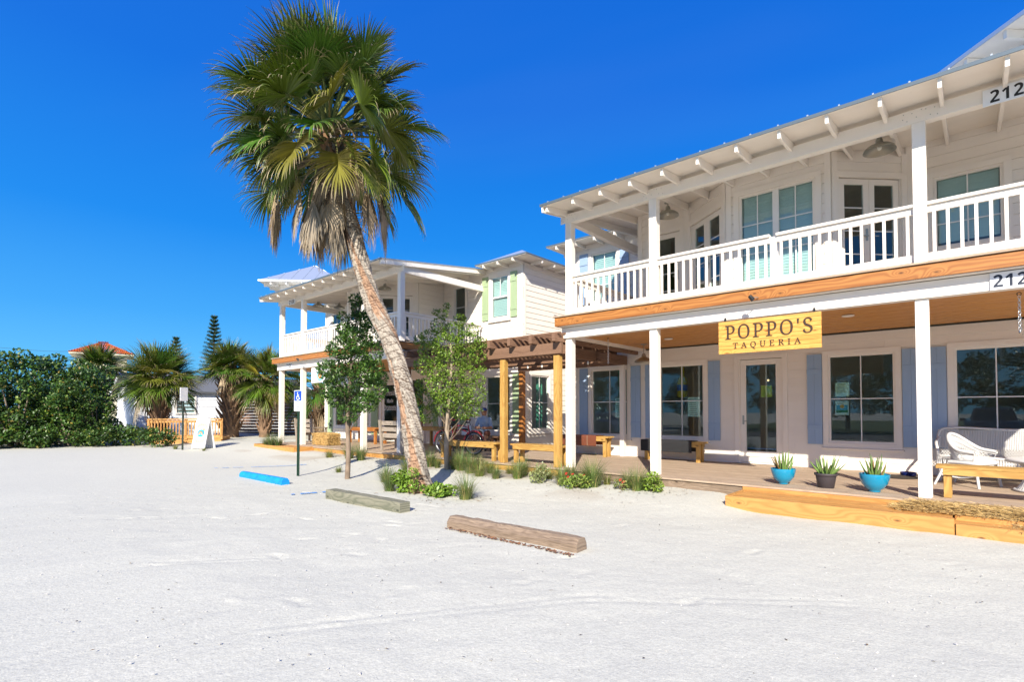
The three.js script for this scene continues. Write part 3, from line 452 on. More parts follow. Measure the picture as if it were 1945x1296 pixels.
for (const [x, n] of [[4.15, 'small black spotlight aimed at the taqueria board'], [-11.55, 'small black spotlight on the beam of the green-shuttered house']]) {
  const t = thing('spotlight', n, 'spotlight', x, 3.11, .06); part(t, 'arm', tube([[0, 0, 0], [0, .04, .1], [-.02, .05, .22], [-.06, .045, .3]], .009, 12, 6), M.steel); part(t, 'head', lathe([[0, .05], [.025, .05], [.034, .03], [.036, -.05], [.03, -.05], [0, -.04]], 14), M.black, -.08, .03, .33, .5, 0, .5);
}
pendant(1.86, 5.55, -1.25, .08, 'galvanised barn lamp beside the second balcony post of the blue-shuttered house'); pendant(5.72, 5.60, -.95, .05, 'galvanised barn lamp over the french doors of the blue-shuttered house');
pendant(.62, 2.50, -2.5, .24, 'galvanised barn lamp under the plank ceiling by the blue shutters');
pendant(-13.3, 5.57, -1.3, .10, 'galvanised barn lamp at the outer end of the green-shuttered balcony'); pendant(-13.4, 5.66, -2.3, .14, 'galvanised barn lamp deeper in the outer end of the green-shuttered balcony'); pendant(-8.7, 5.57, -1.3, .1, 'galvanised barn lamp by the corner of the green-shuttered balcony');
function chain(x, y, z, n, label) {
  const t = thing('hanging_chain', label, 'chain', x, y, z); const g = new THREE.TorusGeometry(.021, .0055, 6, 12).scale(.72, 1.15, 1); for (let k = 0; k < n; k++) part(t, 'link', g, M.steel, 0, -k * .036, 0, 0, (k % 2) * Math.PI / 2 + .4, 0); part(t, 'hook', new THREE.TorusGeometry(.022, .005, 6, 12), M.dark, 0, .045, 0); return t;
}
chain(.555, 2.87, -.9, 15, 'steel swing chain hanging by the pergola end of the porch'); chain(7.32, 2.80, -.32, 14, 'steel swing chain hanging below the 212 plaque');
for (const [x, z, n] of [[1.55, -1.9, 'small round ceiling fitting near the taqueria window'], [5.2, -1.2, 'small round ceiling fitting over the potted aloes']]) { const t = thing('ceiling_fitting', n, 'light', x, 2.93, z); part(t, 'rim', lathe([[0, .0], [.09, 0], [.1, -.012], [.085, -.02], [0, -.018]], 20), M.white); }

// ---------- porch furniture ----------
function bench(x, z, ry, L, D, H, mat, label, o = {}) {
  const t = thing('plank_bench', label, 'bench', x, 0, z, ry); const n = 2;
  for (let k = 0; k < n; k++) part(t, 'seat_plank', bx(L, .04, D / n - .006, k + 1, .005), mat, 0, H - .02, -D / 2 + D / n * (k + .5));
  for (const s of [-1, 1]) part(t, 'apron', bx(L - .16, .09, .035, s + 2, .004), mat, 0, H - .086, s * (D / 2 - .02));
  for (const s of [-1, 1]) for (const q of [-1, 1]) part(t, 'leg', bx(.09, H - .042, .09, s + q + 3, .005), mat, s * (L / 2 - .13), (H - .042) / 2, q * (D / 2 - .085));
  if (o.throw) { // folded cover laid over the seat
    const [c, a, b] = o.throw, pts = [[-D / 2 - .012, H - .26], [-D / 2 - .02, H - .02], [-D / 2 + .02, H + .018], [0, H + .016], [D / 2 - .02, H + .018], [D / 2 + .02, H - .02], [D / 2 + .016, H - .25]];
    const sh = new THREE.Shape(); const cv = new THREE.SplineCurve(pts.map((p) => new THREE.Vector2(...p))).getPoints(30); cv.forEach((p, i) => i ? sh.lineTo(p.x, p.y) : sh.moveTo(p.x, p.y)); [...cv].reverse().forEach((p) => sh.lineTo(p.x * .965, p.y - .012));
    const cloth = thing(o.name, o.label, o.cat, x, 0, z, ry); const g = new THREE.ExtrudeGeometry(sh, { depth: b - a, bevelEnabled: false }).rotateY(Math.PI / 2); part(cloth, 'cover', g, c, a, .004, 0); if (o.strap) part(cloth, 'strap', new THREE.ExtrudeGeometry(sh, { depth: .03, bevelEnabled: false }).rotateY(Math.PI / 2).scale(1, 1.006, 1.02), M.pergola, b - .3, 0, 0);
  }
  return t;
}
const leather = plain([.17, .052, .025], .5), quilt = new THREE.MeshStandardMaterial({ color: C(.02, .021, .024), roughness: .8, bumpMap: tex(64, 64, (u, v) => { const q = Math.abs(Math.sin(u * 12.566)) * Math.abs(Math.sin(v * 12.566)); return [q, q, q]; }, false, .12, .12), bumpScale: .01 });
bench(-1.45, -2.95, 0, 1.7, .36, .56, M.pine, 'yellow bench under the brown cover', { throw: [leather, -.75, .5], name: 'leather_cover', label: 'reddish brown padded cover on the bench by the pergola', cat: 'bench cover', strap: true });
bench(1.12, -3.08, 0, 1.62, .36, .5, M.pine, 'yellow bench under the black quilted cover', { throw: [quilt, -.8, .55], name: 'quilted_cover', label: 'black quilted cover on the bench below the taqueria window', cat: 'bench cover' });
bench(7.55, -.42, 0, 2.3, .42, .46, M.pine, 'long yellow bench at the edge of the porch beside the wicker set');
bench(-.9, -.22, 0, 1.55, .4, .46, M.pine, 'short yellow bench between the two pergola posts');
bench(-3.15, -.12, .04, 2.1, .4, .46, M.pine, 'long yellow bench in front of the red bicycle');
bench(-11.1, -2.2, 0, 2.0, .6, .62, M.cedar, 'orange wooden table bench on the green-shuttered porch');
bench(-5.3, -2.45, 0, 1.9, .42, .46, M.pergola, 'dark bench with a seated man by the courtyard window');
bench(-7.4, -2.6, 0, 1.5, .7, .7, M.pine, 'yellow wooden table behind the red bicycle');
function slatBench(x, z, ry, L, label) {
  const t = thing('weathered_slat_bench', label, 'bench', x, 0, z, ry, 'weathered slat benches on the green-shuttered porch');
  for (const s of [-1, 1]) { part(t, 'back_leg', bx(.1, .98, .05, 1, .004), M.grey, s * (L / 2 - .05), .49, .30, .1); part(t, 'front_leg', bx(.1, .6, .05, 2, .004), M.grey, s * (L / 2 - .05), .3, -.28); part(t, 'armrest', bx(.13, .035, .68, 3, .004), M.grey, s * (L / 2 - .05), .615, .0); part(t, 'side_rail', bx(.04, .1, .6, 4), M.grey, s * (L / 2 - .11), .38, 0); }
  for (let k = 0; k < 3; k++) part(t, 'back_slat', bx(L, .135, .03, k, .004), M.grey, 0, .5 + k * .19, .255 + (.5 + k * .19 - .49) * .1); for (let k = 0; k < 4; k++) part(t, 'seat_slat', bx(L - .1, .03, .12, k + 1, .004), M.grey, 0, .43, -.22 + k * .14);
}
slatBench(-6.65, -.45, 0, 1.25, 'weathered grey slat bench with its back to the sand beside the leaning palm'); slatBench(-12.95, -.85, .05, 1.3, 'weathered grey slat bench at the outer end of the green-shuttered porch');
{ // straw bale
  const t = thing('straw_bale', 'golden straw bale at the edge of the green-shuttered porch', 'straw bale', -11.25, 0, -.55); reseed(12);
  const g = new THREE.BoxGeometry(1.05, .42, .5, 22, 10, 12), p = g.attributes.position, col = []; for (let i = 0; i < p.count; i++) { const x = p.getX(i), y = p.getY(i), z = p.getZ(i), k = 1 + (noise2(x * 9 + 3, y * 9 + z * 7, 3) - .5) * .06, r = 1 - .07 * Math.pow(Math.abs(x) / .525, 6) - .06 * Math.pow(Math.abs(y) / .21, 6); p.setXYZ(i, x * k * r, y * k * r, z * k * r); const c = .7 + noise2(x * 30, y * 30 + z * 25, 5) * .5; col.push(.52 * c, .33 * c, .11 * c); }
  g.setAttribute('color', new THREE.Float32BufferAttribute(col, 3)); g.computeVertexNormals(); part(t, 'bale', g, M.dry, 0, .215, 0);
  { const pos = [], col2 = [], idx = []; let n = 0; for (let i = 0; i < 5200; i++) { const f = i % 5, u = rr(-1, 1), v = rr(-1, 1), q = f === 0 ? [u * .52, .425, v * .25] : f === 1 ? [u * .52, .215 + v * .2, .25] : f === 2 ? [u * .52, .215 + v * .2, -.25] : f === 3 ? [.52, .215 + u * .2, v * .25] : [-.52, .215 + u * .2, v * .25], d = V(rr(-1, 1), rr(-.5, .5), rr(-.6, .6)).normalize().multiplyScalar(rr(.03, .09)), o = [q[0] * rr(.99, 1.04), q[1] * rr(.99, 1.03), q[2] * rr(.99, 1.08)], w = .0045, c = rr(.55, 1.15); pos.push(o[0] - d.x, o[1] - d.y, o[2] - d.z, o[0], o[1] + w, o[2] + w, o[0] + d.x, o[1] + d.y, o[2] + d.z, o[0], o[1] - w, o[2] + w); for (let k = 0; k < 4; k++) col2.push(.62 * c, .41 * c, .15 * c); idx.push(n, n + 1, n + 2, n, n + 2, n + 3); n += 4; }
    const sg = new THREE.BufferGeometry(); sg.setAttribute('position', new THREE.Float32BufferAttribute(pos, 3)); sg.setAttribute('color', new THREE.Float32BufferAttribute(col2, 3)); sg.setIndex(idx); sg.computeVertexNormals(); part(t, 'stalks', sg, M.dry).userData.kind = 'stuff'; }
  for (const x of [-.25, .25]) part(t, 'twine', merged(ring(.52, .44, .008, .008, 0)), plain([.6, .3, .1], .8), x, .215, 0, 0, Math.PI / 2, 0);
}
{ // planter frame at the corner of the far porch
  const t = thing('timber_planter', 'low orange timber planter frame at the corner of the green-shuttered porch', 'planter', 0, 0, 0);
  part(t, 'front_board', bx(3.1, .2, .06, 1, .006), M.step, -12.35, -.10, .93); part(t, 'end_board', bx(.06, .2, .72, 2, .006), M.step, -10.78, -.10, .58); part(t, 'end_board', bx(.06, .2, .72, 3, .006), M.step, -13.92, -.09, .58); part(t, 'step_board', bx(1.6, .04, .66, 4), M.step, -11.65, -.035, .55); part(t, 'soil', bx(1.4, .1, .64), M.soil, -13.18, -.13, .56);
}
// white wicker set
function strands(list, r, seg = 10, rad = 5) { return merged(list.map((p) => tube(p, r, seg, rad))); }
{
  const t = thing('wicker_sofa', 'white woven wicker settee against the wall below the right window', 'sofa', 7.35, 0, -2.98); const L = 2.05, verts = [], hor = [];
  for (let k = 0; k <= 92; k++) { const x = -L / 2 + L * k / 92; verts.push([[x, .56, -.28], [x, .72, -.315], [x, .9, -.34]]); }
  part(t, 'back_weave', strands(verts, .0095, 3, 4), M.wicker); for (let k = 0; k < 9; k++) hor.push([[-L / 2, .58 + k * .038, -.292 - k * .006], [0, .58 + k * .038, -.292 - k * .006], [L / 2, .58 + k * .038, -.292 - k * .006]]); part(t, 'cross_weave', strands(hor, .007, 2, 4), M.wicker);
  const lat = []; for (let k = 0; k < 52; k++) { const x = -L / 2 + L * k / 52; lat.push([[x, .42, -.255], [x + .1, .56, -.28]], [[x + .1, .42, -.255], [x, .56, -.28]]); } part(t, 'lattice', strands(lat, .006, 2, 4), M.wicker);
  part(t, 'top_rail', tube([[-L / 2, .56, -.28], [-L / 2 - .01, .8, -.33], [-L / 2 + .04, .905, -.345], [0, .91, -.345], [L / 2 - .04, .905, -.345], [L / 2, .8, -.33], [L / 2, .56, -.28]], .021, 60, 8), M.wicker);
  const st = []; for (let k = 0; k < 26; k++) st.push([[-L / 2, .415, -.25 + k * .022], [0, .42, -.25 + k * .022], [L / 2, .415, -.25 + k * .022]]); part(t, 'seat_weave', strands(st, .0125, 2, 5), M.wicker); part(t, 'apron', merged([...Array(60)].map((_, k) => at(bx(.022, .15, .012, 0, .004), -L / 2 + L * (k + .5) / 60, .33, .315))), M.wicker);
  for (const s of [-1, 1]) { part(t, 'arm', tube([[s * L / 2, .75, -.32], [s * (L / 2 + .03), .68, -.05], [s * (L / 2 + .02), .64, .22], [s * L / 2, .55, .31], [s * L / 2, .3, .31]], .024, 24, 8), M.wicker); for (const z of [-.26, .3]) part(t, 'leg', cyl(.022, .026, .42, 10), M.wicker, s * (L / 2 - .03), .21, z); }
}
{
  const t = thing('wicker_armchair', 'white wicker armchair with curved arms beside the porch post', 'armchair', 6.73, 0, -2.07, 1.14); // faces its own +z
  const rim = [], low = []; for (let k = 0; k <= 18; k++) { const a = -Math.PI * .05 - (Math.PI * .9) * k / 18, s = Math.sin(Math.PI * k / 18); rim.push([Math.cos(a) * .36, .6 + .26 * Math.pow(s, 1.5), Math.sin(a) * .34 + .12]); low.push([Math.cos(a) * .29, .42, Math.sin(a) * .27 + .08]); }
  rim.unshift([.34, .57, .26]); rim.push([-.34, .57, .26]); low.unshift([.28, .42, .22]); low.push([-.28, .42, .22]);
  part(t, 'rim', tube(rim, .028, 60, 8), M.wicker); const up = [], dg = []; const R = new THREE.CatmullRomCurve3(rim.map((p) => V(...p))), Lo = new THREE.CatmullRomCurve3(low.map((p) => V(...p))), n = 36;
  for (let k = 0; k <= n; k++) { const a = R.getPoint(k / n), b = Lo.getPoint(k / n); up.push([a.toArray(), [(a.x + b.x) / 2 * 1.03, (a.y + b.y) / 2, (a.z + b.z) / 2], b.toArray()]); if (k < n - 2) { const a2 = R.getPoint((k + 2) / n), b2 = Lo.getPoint((k + 2) / n); dg.push([a.toArray(), b2.toArray()], [a2.toArray(), b.toArray()]); } }
  part(t, 'weave', strands([...up, ...dg], .0038, 3, 4), M.wicker); const band = []; for (const q of [.12, .24, .76, .88]) { const pts = []; for (let k = 0; k <= 20; k++) pts.push(R.getPoint(k / 20).lerp(Lo.getPoint(k / 20), q).toArray()); band.push(pts); } part(t, 'bands', strands(band, .008, 40, 5), M.wicker);
  const seat = []; for (let k = 0; k < 24; k++) { const z = -.2 + k * .02, w = .3 * Math.sqrt(Math.max(.1, 1 - Math.pow(Math.min(0, z) / .26, 2))); seat.push([[-w, .425, z], [0, .415, z], [w, .425, z]]); } part(t, 'seat', strands(seat, .0115, 4, 5), M.wicker); part(t, 'seat_apron', tube([[-.29, .4, -.12], [-.3, .4, .26], [0, .39, .3], [.3, .4, .26], [.29, .4, -.12]], .03, 30, 8), M.wicker);
  for (const s of [-1, 1]) { part(t, 'leg', taper([[s * .28, .42, .25], [s * .31, .2, .28], [s * .33, 0, .31]], [.024, .022, .02], 8), M.wicker); part(t, 'leg', taper([[s * .2, .42, -.2], [s * .25, .2, -.26], [s * .3, 0, -.33]], [.024, .022, .02], 8), M.wicker); part(t, 'stretcher', tube([[s * .31, .2, .28], [s * .2, .14, 0], [s * .26, .18, -.27]], .013, 12, 6), M.wicker); }
}
{
  const t = thing('wicker_table', 'round white wicker pedestal table by the long yellow bench', 'table', 7.62, 0, -1.85); const v = []; for (let k = 0; k < 40; k++) { const a = k / 40 * 6.283, p = (r, y, d) => [Math.cos(a + d) * r, y, Math.sin(a + d) * r]; v.push([p(.33, 0, 0), p(.25, .12, .06), p(.2, .26, .1), p(.26, .42, .16), p(.34, .49, .2)], [p(.33, 0, 0), p(.25, .12, -.06), p(.2, .26, -.1), p(.26, .42, -.16), p(.34, .49, -.2)]); }
  part(t, 'woven_base', strands(v, .007, 10, 4), M.wicker); part(t, 'top', lathe([[0, .51], [.40, .51], [.43, .5], [.44, .475], [.42, .45], [.40, .455], [0, .46]], 40), M.wicker); part(t, 'foot_ring', new THREE.TorusGeometry(.33, .02, 8, 40).rotateX(Math.PI / 2), M.wicker, 0, .02, 0);
}
{ const t = thing('pet_bowl', 'dark blue bowl on the porch by the post', 'bowl', 5.86, 0, -3.1); part(t, 'bowl', lathe([[0, .01], [.09, .005], [.12, 0], [.135, .07], [.125, .075], [.11, .02], [0, .02]], 28), plain([.01, .02, .12], .25)); const m = thing('round_mat', 'round dark mat under the blue bowl', 'mat', 5.72, .001, -2.75); part(m, 'mat', lathe([[0, .012], [.33, .01], [.35, 0], [0, 0]], 36), plain([.045, .035, .025], .9)); }
function aloe(x, z, pot, scale, s, label) {
  reseed(s); const t = thing('potted_aloe', label, 'potted plant', x, 0, z); const blue = pot === 'blue';
  if (blue) part(t, 'pot', lathe([[0, 0], [.085, 0], [.09, .015], [.085, .03], [.14, .07], [.195, .15], [.225, .25], [.232, .315], [.222, .318], [.21, .25], [.0, .24]], 40).scale(scale, scale, scale), new THREE.MeshPhysicalMaterial({ color: C(.003, .25, .43), roughness: .22, clearcoat: .6, clearcoatRoughness: .1 }));
  else part(t, 'pot', lathe([[0, 0], [.115, 0], [.15, .2], [.165, .2], [.17, .235], [.155, .238], [.145, .19], [0, .19]], 32), plain([.055, .045, .05], .6));
  const top = blue ? .25 * scale : .2; part(t, 'soil', cyl(.19 * (blue ? scale : .75), .19 * (blue ? scale : .75), .02, 20), M.soil, 0, top, 0);
  const n = blue ? 20 : 22;
  for (let k = 0; k < n; k++) {
    const a = k * 2.4 + rr(-.3, .3), lean = blue ? rr(.05, .55) : rr(.1, .95), L = rr(.2, .38), r0 = rr(.012, .021), q = rr(0, .09), pts = [0, .35, .7, 1].map((f) => [Math.cos(a) * (q + Math.sin(lean) * L * f * (1 - .15 * f)), Math.cos(lean) * L * f, Math.sin(a) * (q + Math.sin(lean) * L * f)]);
    const g = taper(pts, [r0, r0 * .95, r0 * .6, .002], 6, 2), c = rr(.75, 1.25), red = rnd() < .15, col = []; for (let i = 0; i < g.attributes.position.count; i++) col.push(...(red ? [.22 * c, .14 * c, .04 * c] : [.17 * c, .27 * c, .07 * c])); g.setAttribute('color', new THREE.Float32BufferAttribute(col, 3)); part(t, 'leaf', g, M.leaf, 0, top, 0);
  }
}
aloe(4.36, -.27, 'blue', .84, 31, 'aloe in a turquoise bowl pot near the taqueria door'); aloe(5.0, -.26, 'dark', 1, 32, 'aloe in a dark plastic pot between the turquoise pots'); aloe(5.66, -.24, 'blue', .88, 33, 'aloe in a turquoise bowl pot next to the tall porch post');
{ // upstairs settee seen through the rails
  const t = thing('balcony_sofa', 'beige cushioned sofa on the blue-shuttered balcony', 'sofa', -.2, 3.353, -2.85); const c = plain([.42, .39, .34], .9), b = plain([.10, .16, .36], .9);
  part(t, 'frame', bx(1.7, .3, .7, 0, .03), plain([.25, .21, .17], .8), 0, .16, 0); part(t, 'backrest', bx(1.7, .4, .14, 0, .05), c, 0, .5, -.3); for (const s of [-1, 1]) { part(t, 'seat_cushion', bx(.8, .14, .6, 0, .04), c, s * .41, .38, .03); part(t, 'armrest', bx(.14, .34, .7, 0, .05), c, s * .83, .45, 0); part(t, 'pillow', bx(.38, .34, .1, 0, .04), b, s * .5, .58, -.16, -.3); }
}
// ---------- palms ----------
const UP = V(0, 1, 0), DOWN = V(0, -1, 0);
// one costapalmate frond in a vertical plane through +x; gravity is -y. Returns {blade, petiole}
function frond(o) {
  const bp = [], bc = [], bi = []; let n = 0;
  const pts = [], K = 7; let a = o.elev, p = V(0, 0, 0); pts.push(p.toArray()); for (let k = 0; k < K; k++) { a -= o.bend / K * (.4 + 1.2 * k / K); p = p.clone().add(V(Math.cos(a), Math.sin(a), 0).multiplyScalar(o.pet / K)); pts.push(p.toArray()); }
  const d = V(Math.cos(a), Math.sin(a), 0), nrm = V(-Math.sin(a), Math.cos(a), 0).applyAxisAngle(d, o.roll ?? 0), lat = V(0, 0, 1).applyAxisAngle(d, o.roll ?? 0), N = o.segs, pm = o.spread ?? 1.95;
  const tint = [rr(.8, 1.2), rr(.85, 1.15), rr(.8, 1.2)], old = o.old ?? 0, base = o.dead ? (() => { const q = rr(.75, 1.25), y = rr(0, 1); return [lerp(.26, .34, y) * q, lerp(.22, .24, y) * q, lerp(.17, .135, y) * q]; })() : [lerp(.074, .28, old) * tint[0], lerp(.148, .24, old) * tint[1], lerp(.018, .03, old) * tint[2]];
  for (let i = 0; i < N; i++) {
    const f = (i / (N - 1)) * 2 - 1, ph = f * pm + rr(-.03, .03), L = o.R * (1 - .28 * f * f) * rr(.88, 1.08), w = o.width ?? .03;
    let q = p.clone().addScaledVector(d, .3 * o.R * (1 - Math.abs(f))).addScaledVector(DOWN, .07 * o.R * (1 - Math.abs(f)) * (o.dead ? 2 : 1));
    let dir = d.clone().multiplyScalar(Math.cos(ph)).addScaledVector(lat, Math.sin(ph)).addScaledVector(nrm, .22 * Math.abs(Math.sin(ph)) + rr(-.05, .05));
    if (o.dead) dir = dir.multiplyScalar(.42).addScaledVector(DOWN, 1.0); dir.normalize();
    const S = o.st ?? 5, tipDead = o.dead ? 1 : rnd() < .55 ? rr(.75, .95) : 1.1, curl = o.dead ? rr(-.5, .5) : 0, gk = (o.dead ? .9 : o.droop * rr(.5, 1.5)), sh = rr(.8, 1.2);
    for (let s = 0; s <= S; s++) {
      const t = s / S, ww = w * (t < .4 ? .5 + 1.25 * t : 1 - (t - .4) / .6 * .93) * (o.dead ? .75 : 1), side = V().crossVectors(dir, Math.abs(dir.y) > .95 ? V(1, 0, 0) : UP).normalize(); if (side.dot(lat) * Math.sign(f || 1) < 0) side.negate(); const up = V().crossVectors(side, dir).normalize();
      const l = q.clone().addScaledVector(side, -ww), r = q.clone().addScaledVector(side, ww), m = q.clone().addScaledVector(up, -ww * .8);
      bp.push(l.x, l.y, l.z, m.x, m.y, m.z, r.x, r.y, r.z);
      const tip = sm(tipDead - .12, tipDead + .05, t), c = base.map((b, k) => lerp(b * sh, [.36, .285, .17][k], o.dead ? (t * .25) : tip)); for (let v = 0; v < 3; v++) bc.push(...c);
      if (s < S) { const k = n + s * 3; bi.push(k, k + 1, k + 3, k + 1, k + 4, k + 3, k + 1, k + 2, k + 4, k + 2, k + 5, k + 4); }
      q = q.clone().addScaledVector(dir, L / S); dir = dir.clone().addScaledVector(DOWN, gk * Math.pow((s + 1) / S, o.dead ? 1.6 : 2.4) * (o.dead ? .55 : .8)).addScaledVector(side, curl * .12).normalize();
    }
    n += (S + 1) * 3;
  }
  const g = new THREE.BufferGeometry(); g.setAttribute('position', new THREE.Float32BufferAttribute(bp, 3)); g.setAttribute('color', new THREE.Float32BufferAttribute(bc, 3)); g.setIndex(bi); g.computeVertexNormals();
  const pg = taper(pts, [o.thick ?? .035, .02, .013], 6, 1), col = [], pc = o.dead ? [.26, .19, .115] : [.13 + old * .1, .17, .045]; for (let i = 0; i < pg.attributes.position.count; i++) col.push(...pc); pg.setAttribute('color', new THREE.Float32BufferAttribute(col, 3));
  return { g, pg };
}
function addFrond(tree, fr, x, y, z, ry, dead, s = 1) { const m = part(tree, dead ? 'dead_frond' : 'frond', fr.g, dead ? M.dry : M.frond, x, y, z, 0, ry, 0); m.scale.setScalar(s); const q = part(m, 'petiole', fr.pg, dead ? M.dry : M.bark); return m; }
function trunkGeo(path, radii, rings, sides, colour, relief) {
  const cv = new THREE.CatmullRomCurve3(path.map((p) => V(...p))), pos = [], col = [], idx = [], fr = cv.computeFrenetFrames(rings), len = cv.getLength();
  for (let i = 0; i <= rings; i++) {
    const t = i / rings, c = cv.getPointAt(t), T = cv.getTangentAt(t), A = V(1, 0, 0).addScaledVector(T, -T.x).normalize(), B = V().crossVectors(T, A), k = t * (radii.length - 1), r = lerp(radii[Math.floor(k)], radii[Math.min(radii.length - 1, Math.floor(k) + 1)], k % 1);
    for (let j = 0; j <= sides; j++) { const an = (j % sides) / sides * 6.2832, h = relief(t * len, an, j % sides), d = r + h; pos.push(c.x + (A.x * Math.cos(an) + B.x * Math.sin(an)) * d, c.y + (A.y * Math.cos(an) + B.y * Math.sin(an)) * d, c.z + (A.z * Math.cos(an) + B.z * Math.sin(an)) * d); col.push(...colour(t * len, an, h)); }
  }
  for (let i = 0; i < rings; i++) for (let j = 0; j < sides; j++) { const a = i * (sides + 1) + j, b = a + sides + 1; idx.push(a, b, a + 1, b, b + 1, a + 1); }
  const g = new THREE.BufferGeometry(); g.setAttribute('position', new THREE.Float32BufferAttribute(pos, 3)); g.setAttribute('color', new THREE.Float32BufferAttribute(col, 3)); g.setIndex(idx); g.computeVertexNormals(); return g;
}
{ // the tall leaning cabbage palm
  reseed(101); const t = thing('leaning_palm_tree', 'tall leaning cabbage palm with hanging dead fronds in the sand', 'palm tree', 0, 0, 0);
  const path = [[-1.17, -0.442, 3.084], [-1.193, -0.26, 3.105], [-1.232, 0.043, 3.139], [-1.279, 0.398, 3.181], [-1.35, 1.059, 3.243], [-1.429, 1.619, 3.312], [-1.538, 2.181, 3.408], [-1.679, 2.693, 3.532], [-1.889, 3.31, 3.717], [-2.03, 3.876, 3.841], [-2.117, 4.289, 3.917], [-2.229, 4.859, 4.015], [-2.332, 5.378, 4.106], [-2.412, 5.898, 4.177], [-2.5, 6.315, 4.254], [-2.566, 6.89, 4.311]];
  const ringOf = (s, a) => (s * 17 + (noise2(a * 1.3 + 5, s * 1.5, 31) - .5) * 1.3) , wrapN = (a, s, f, q) => noise2(Math.cos(a) * f + 20, Math.sin(a) * f + s * f * 1.6 + 40, q);
  const patch = (s, a) => sm(.47, .60, wrapN(a, s * .55, 1.5, 33) + .16 * Math.cos(a - 3.4) + (wrapN(a, s, 7, 34) - .5) * .25);
  const relief = (s, a) => { const k = ringOf(s, a), f = k - Math.floor(k), cr = f < .16 ? -1 : 0; return cr * .009 * (1 - patch(s, a) * .4) + (wrapN(a, s, 3, 35) - .5) * .045 + (wrapN(a, s, 14, 36) - .5) * .010 + (patch(s, a) > .5 ? -.012 : 0) + .09 * sm(.45, 0, s) * (.6 + .8 * wrapN(a, s, 2, 44)); };
  const colr = (s, a, h) => { const pq = patch(s, a), k = ringOf(s, a), f = k - Math.floor(k), n = wrapN(a, s, 18, 37), crack = noise2(Math.cos(a) * 5 + 9, Math.sin(a) * 5 + s * 46, 39) > .78; const g = [.335, .29, .235].map((c) => c * (.5 + .95 * n)), b = [.34, .205, .125].map((c) => c * (.5 + .9 * n)); let c = g.map((v, i) => lerp(v, b[i], pq)); if ((f < .13 && n > .2) || crack) c = c.map((v, i) => v * [.36, .30, .27][i]); return c; };
  part(t, 'trunk', trunkGeo(path, [.205, .198, .188, .182, .176, .172, .172, .172, .168, .163, .16, .158, .155, .15, .14, .11], 420, 64, colr, relief), M.bark);
  const crown = V(-2.566, 6.84, 4.311);
  // old leaf bases below the crown
  const boot = taper([[0, 0, 0], [.07, .12, 0], [.2, .3, 0]], [.06, .045, .02], 6, 2), bcol = []; for (let i = 0; i < boot.attributes.position.count; i++) bcol.push(.30, .17, .085); boot.setAttribute('color', new THREE.Float32BufferAttribute(bcol, 3));
  for (let k = 0; k < 30; k++) { const h = rr(0, 1), cx = lerp(-2.332, -2.566, h), cy = lerp(5.5, 6.7, h), cz = lerp(4.106, 4.311, h), a = k * 2.399; part(t, 'leaf_base', boot, M.bark, cx + Math.cos(a) * .1, cy, cz - Math.sin(a) * .1, 0, a, 0); }
  for (let k = 0; k < 92; k++) { // living crown, youngest upright
    const f = k / 92, elev = lerp(1.52, -.22, Math.pow(f, .85)) + rr(-.22, .22), a = k * 2.39996, fr = frond({ elev, bend: lerp(.35, .95, f), pet: rr(1.0, 1.55) * lerp(.92, 1.0, f), R: rr(.7, .92), segs: 48, droop: lerp(.3, 1.0, f) * rr(.8, 1.25), old: f > .6 ? rr(.1, .75) * (rnd() < .6 ? 1 : .3) : rr(0, .28), width: .021, st: 7, thick: .034, roll: rr(-.9, .9) });
    addFrond(t, fr, crown.x, crown.y - .35 * f, crown.z, a, false);
  }
  // dead skirts: [azimuth, petiole length, start elevation, bend, radius]
  for (const [a, pet, el, bend, R, y] of [[3.78, 1.45, 0.12, 1.75, 0.85, -0.38], [4.0, 1.35, -0.05, 1.5, 0.85, -0.4], [4.3, 1.4, -0.1, 1.5, 0.85, -0.35], [0.62, 1.45, 0.1, 1.7, 0.95, -0.3], [0.3, 1.35, -0.05, 1.5, 0.95, -0.3], [0.95, 1.5, 0.05, 1.7, 0.9, -0.35], [6.35, 1.15, 0.4, 2.1, 0.85, 0.05], [6.2, 0.75, 0.35, 2.1, 0.8, 0.12], [5.75, 0.75, -0.55, 1.05, 0.95, 0], [5.5, 0.85, -0.75, 0.85, 0.95, -0.05], [6.1, 0.9, -0.85, 0.75, 0.9, -0.05], [3.85, 1.06, -0.97, 0.5, 0.92, -0.25], [4.21, 0.61, -0.92, 0.76, 0.72, -0.15], [4.53, 1.15, -0.88, 0.46, 0.79, -0.14], [4.74, 1.3, -0.94, 0.7, 0.74, -0.31], [5.12, 0.84, -1.06, 0.63, 0.93, -0.25], [5.25, 1.19, -0.83, 0.58, 0.89, -0.34], [5.33, 0.7, -1.0, 0.69, 0.88, -0.26], [5.77, 1.02, -1.07, 0.54, 0.75, -0.32], [5.9, 0.88, -0.82, 0.52, 0.92, -0.27], [6.12, 1.48, -1.08, 0.58, 0.82, -0.11], [6.54, 0.62, -0.95, 0.77, 0.73, -0.3], [6.74, 1.2, -1.06, 0.65, 0.92, -0.35], [6.85, 0.8, -1.1, 0.48, 0.83, -0.33], [2.0, 0.62, -1.07, 0.62, 0.93, -0.2], [2.7, 1.02, -0.96, 0.67, 0.72, -0.2], [3.3, 1.18, -1.04, 0.66, 0.94, -0.2]])
    addFrond(t, frond({ elev: el, bend, pet, R: R * .92, segs: 50, dead: true, droop: 1, width: .023, spread: 2.3, st: 6, thick: .036 }), crown.x, crown.y - .3 + y, crown.z, a, true);
}
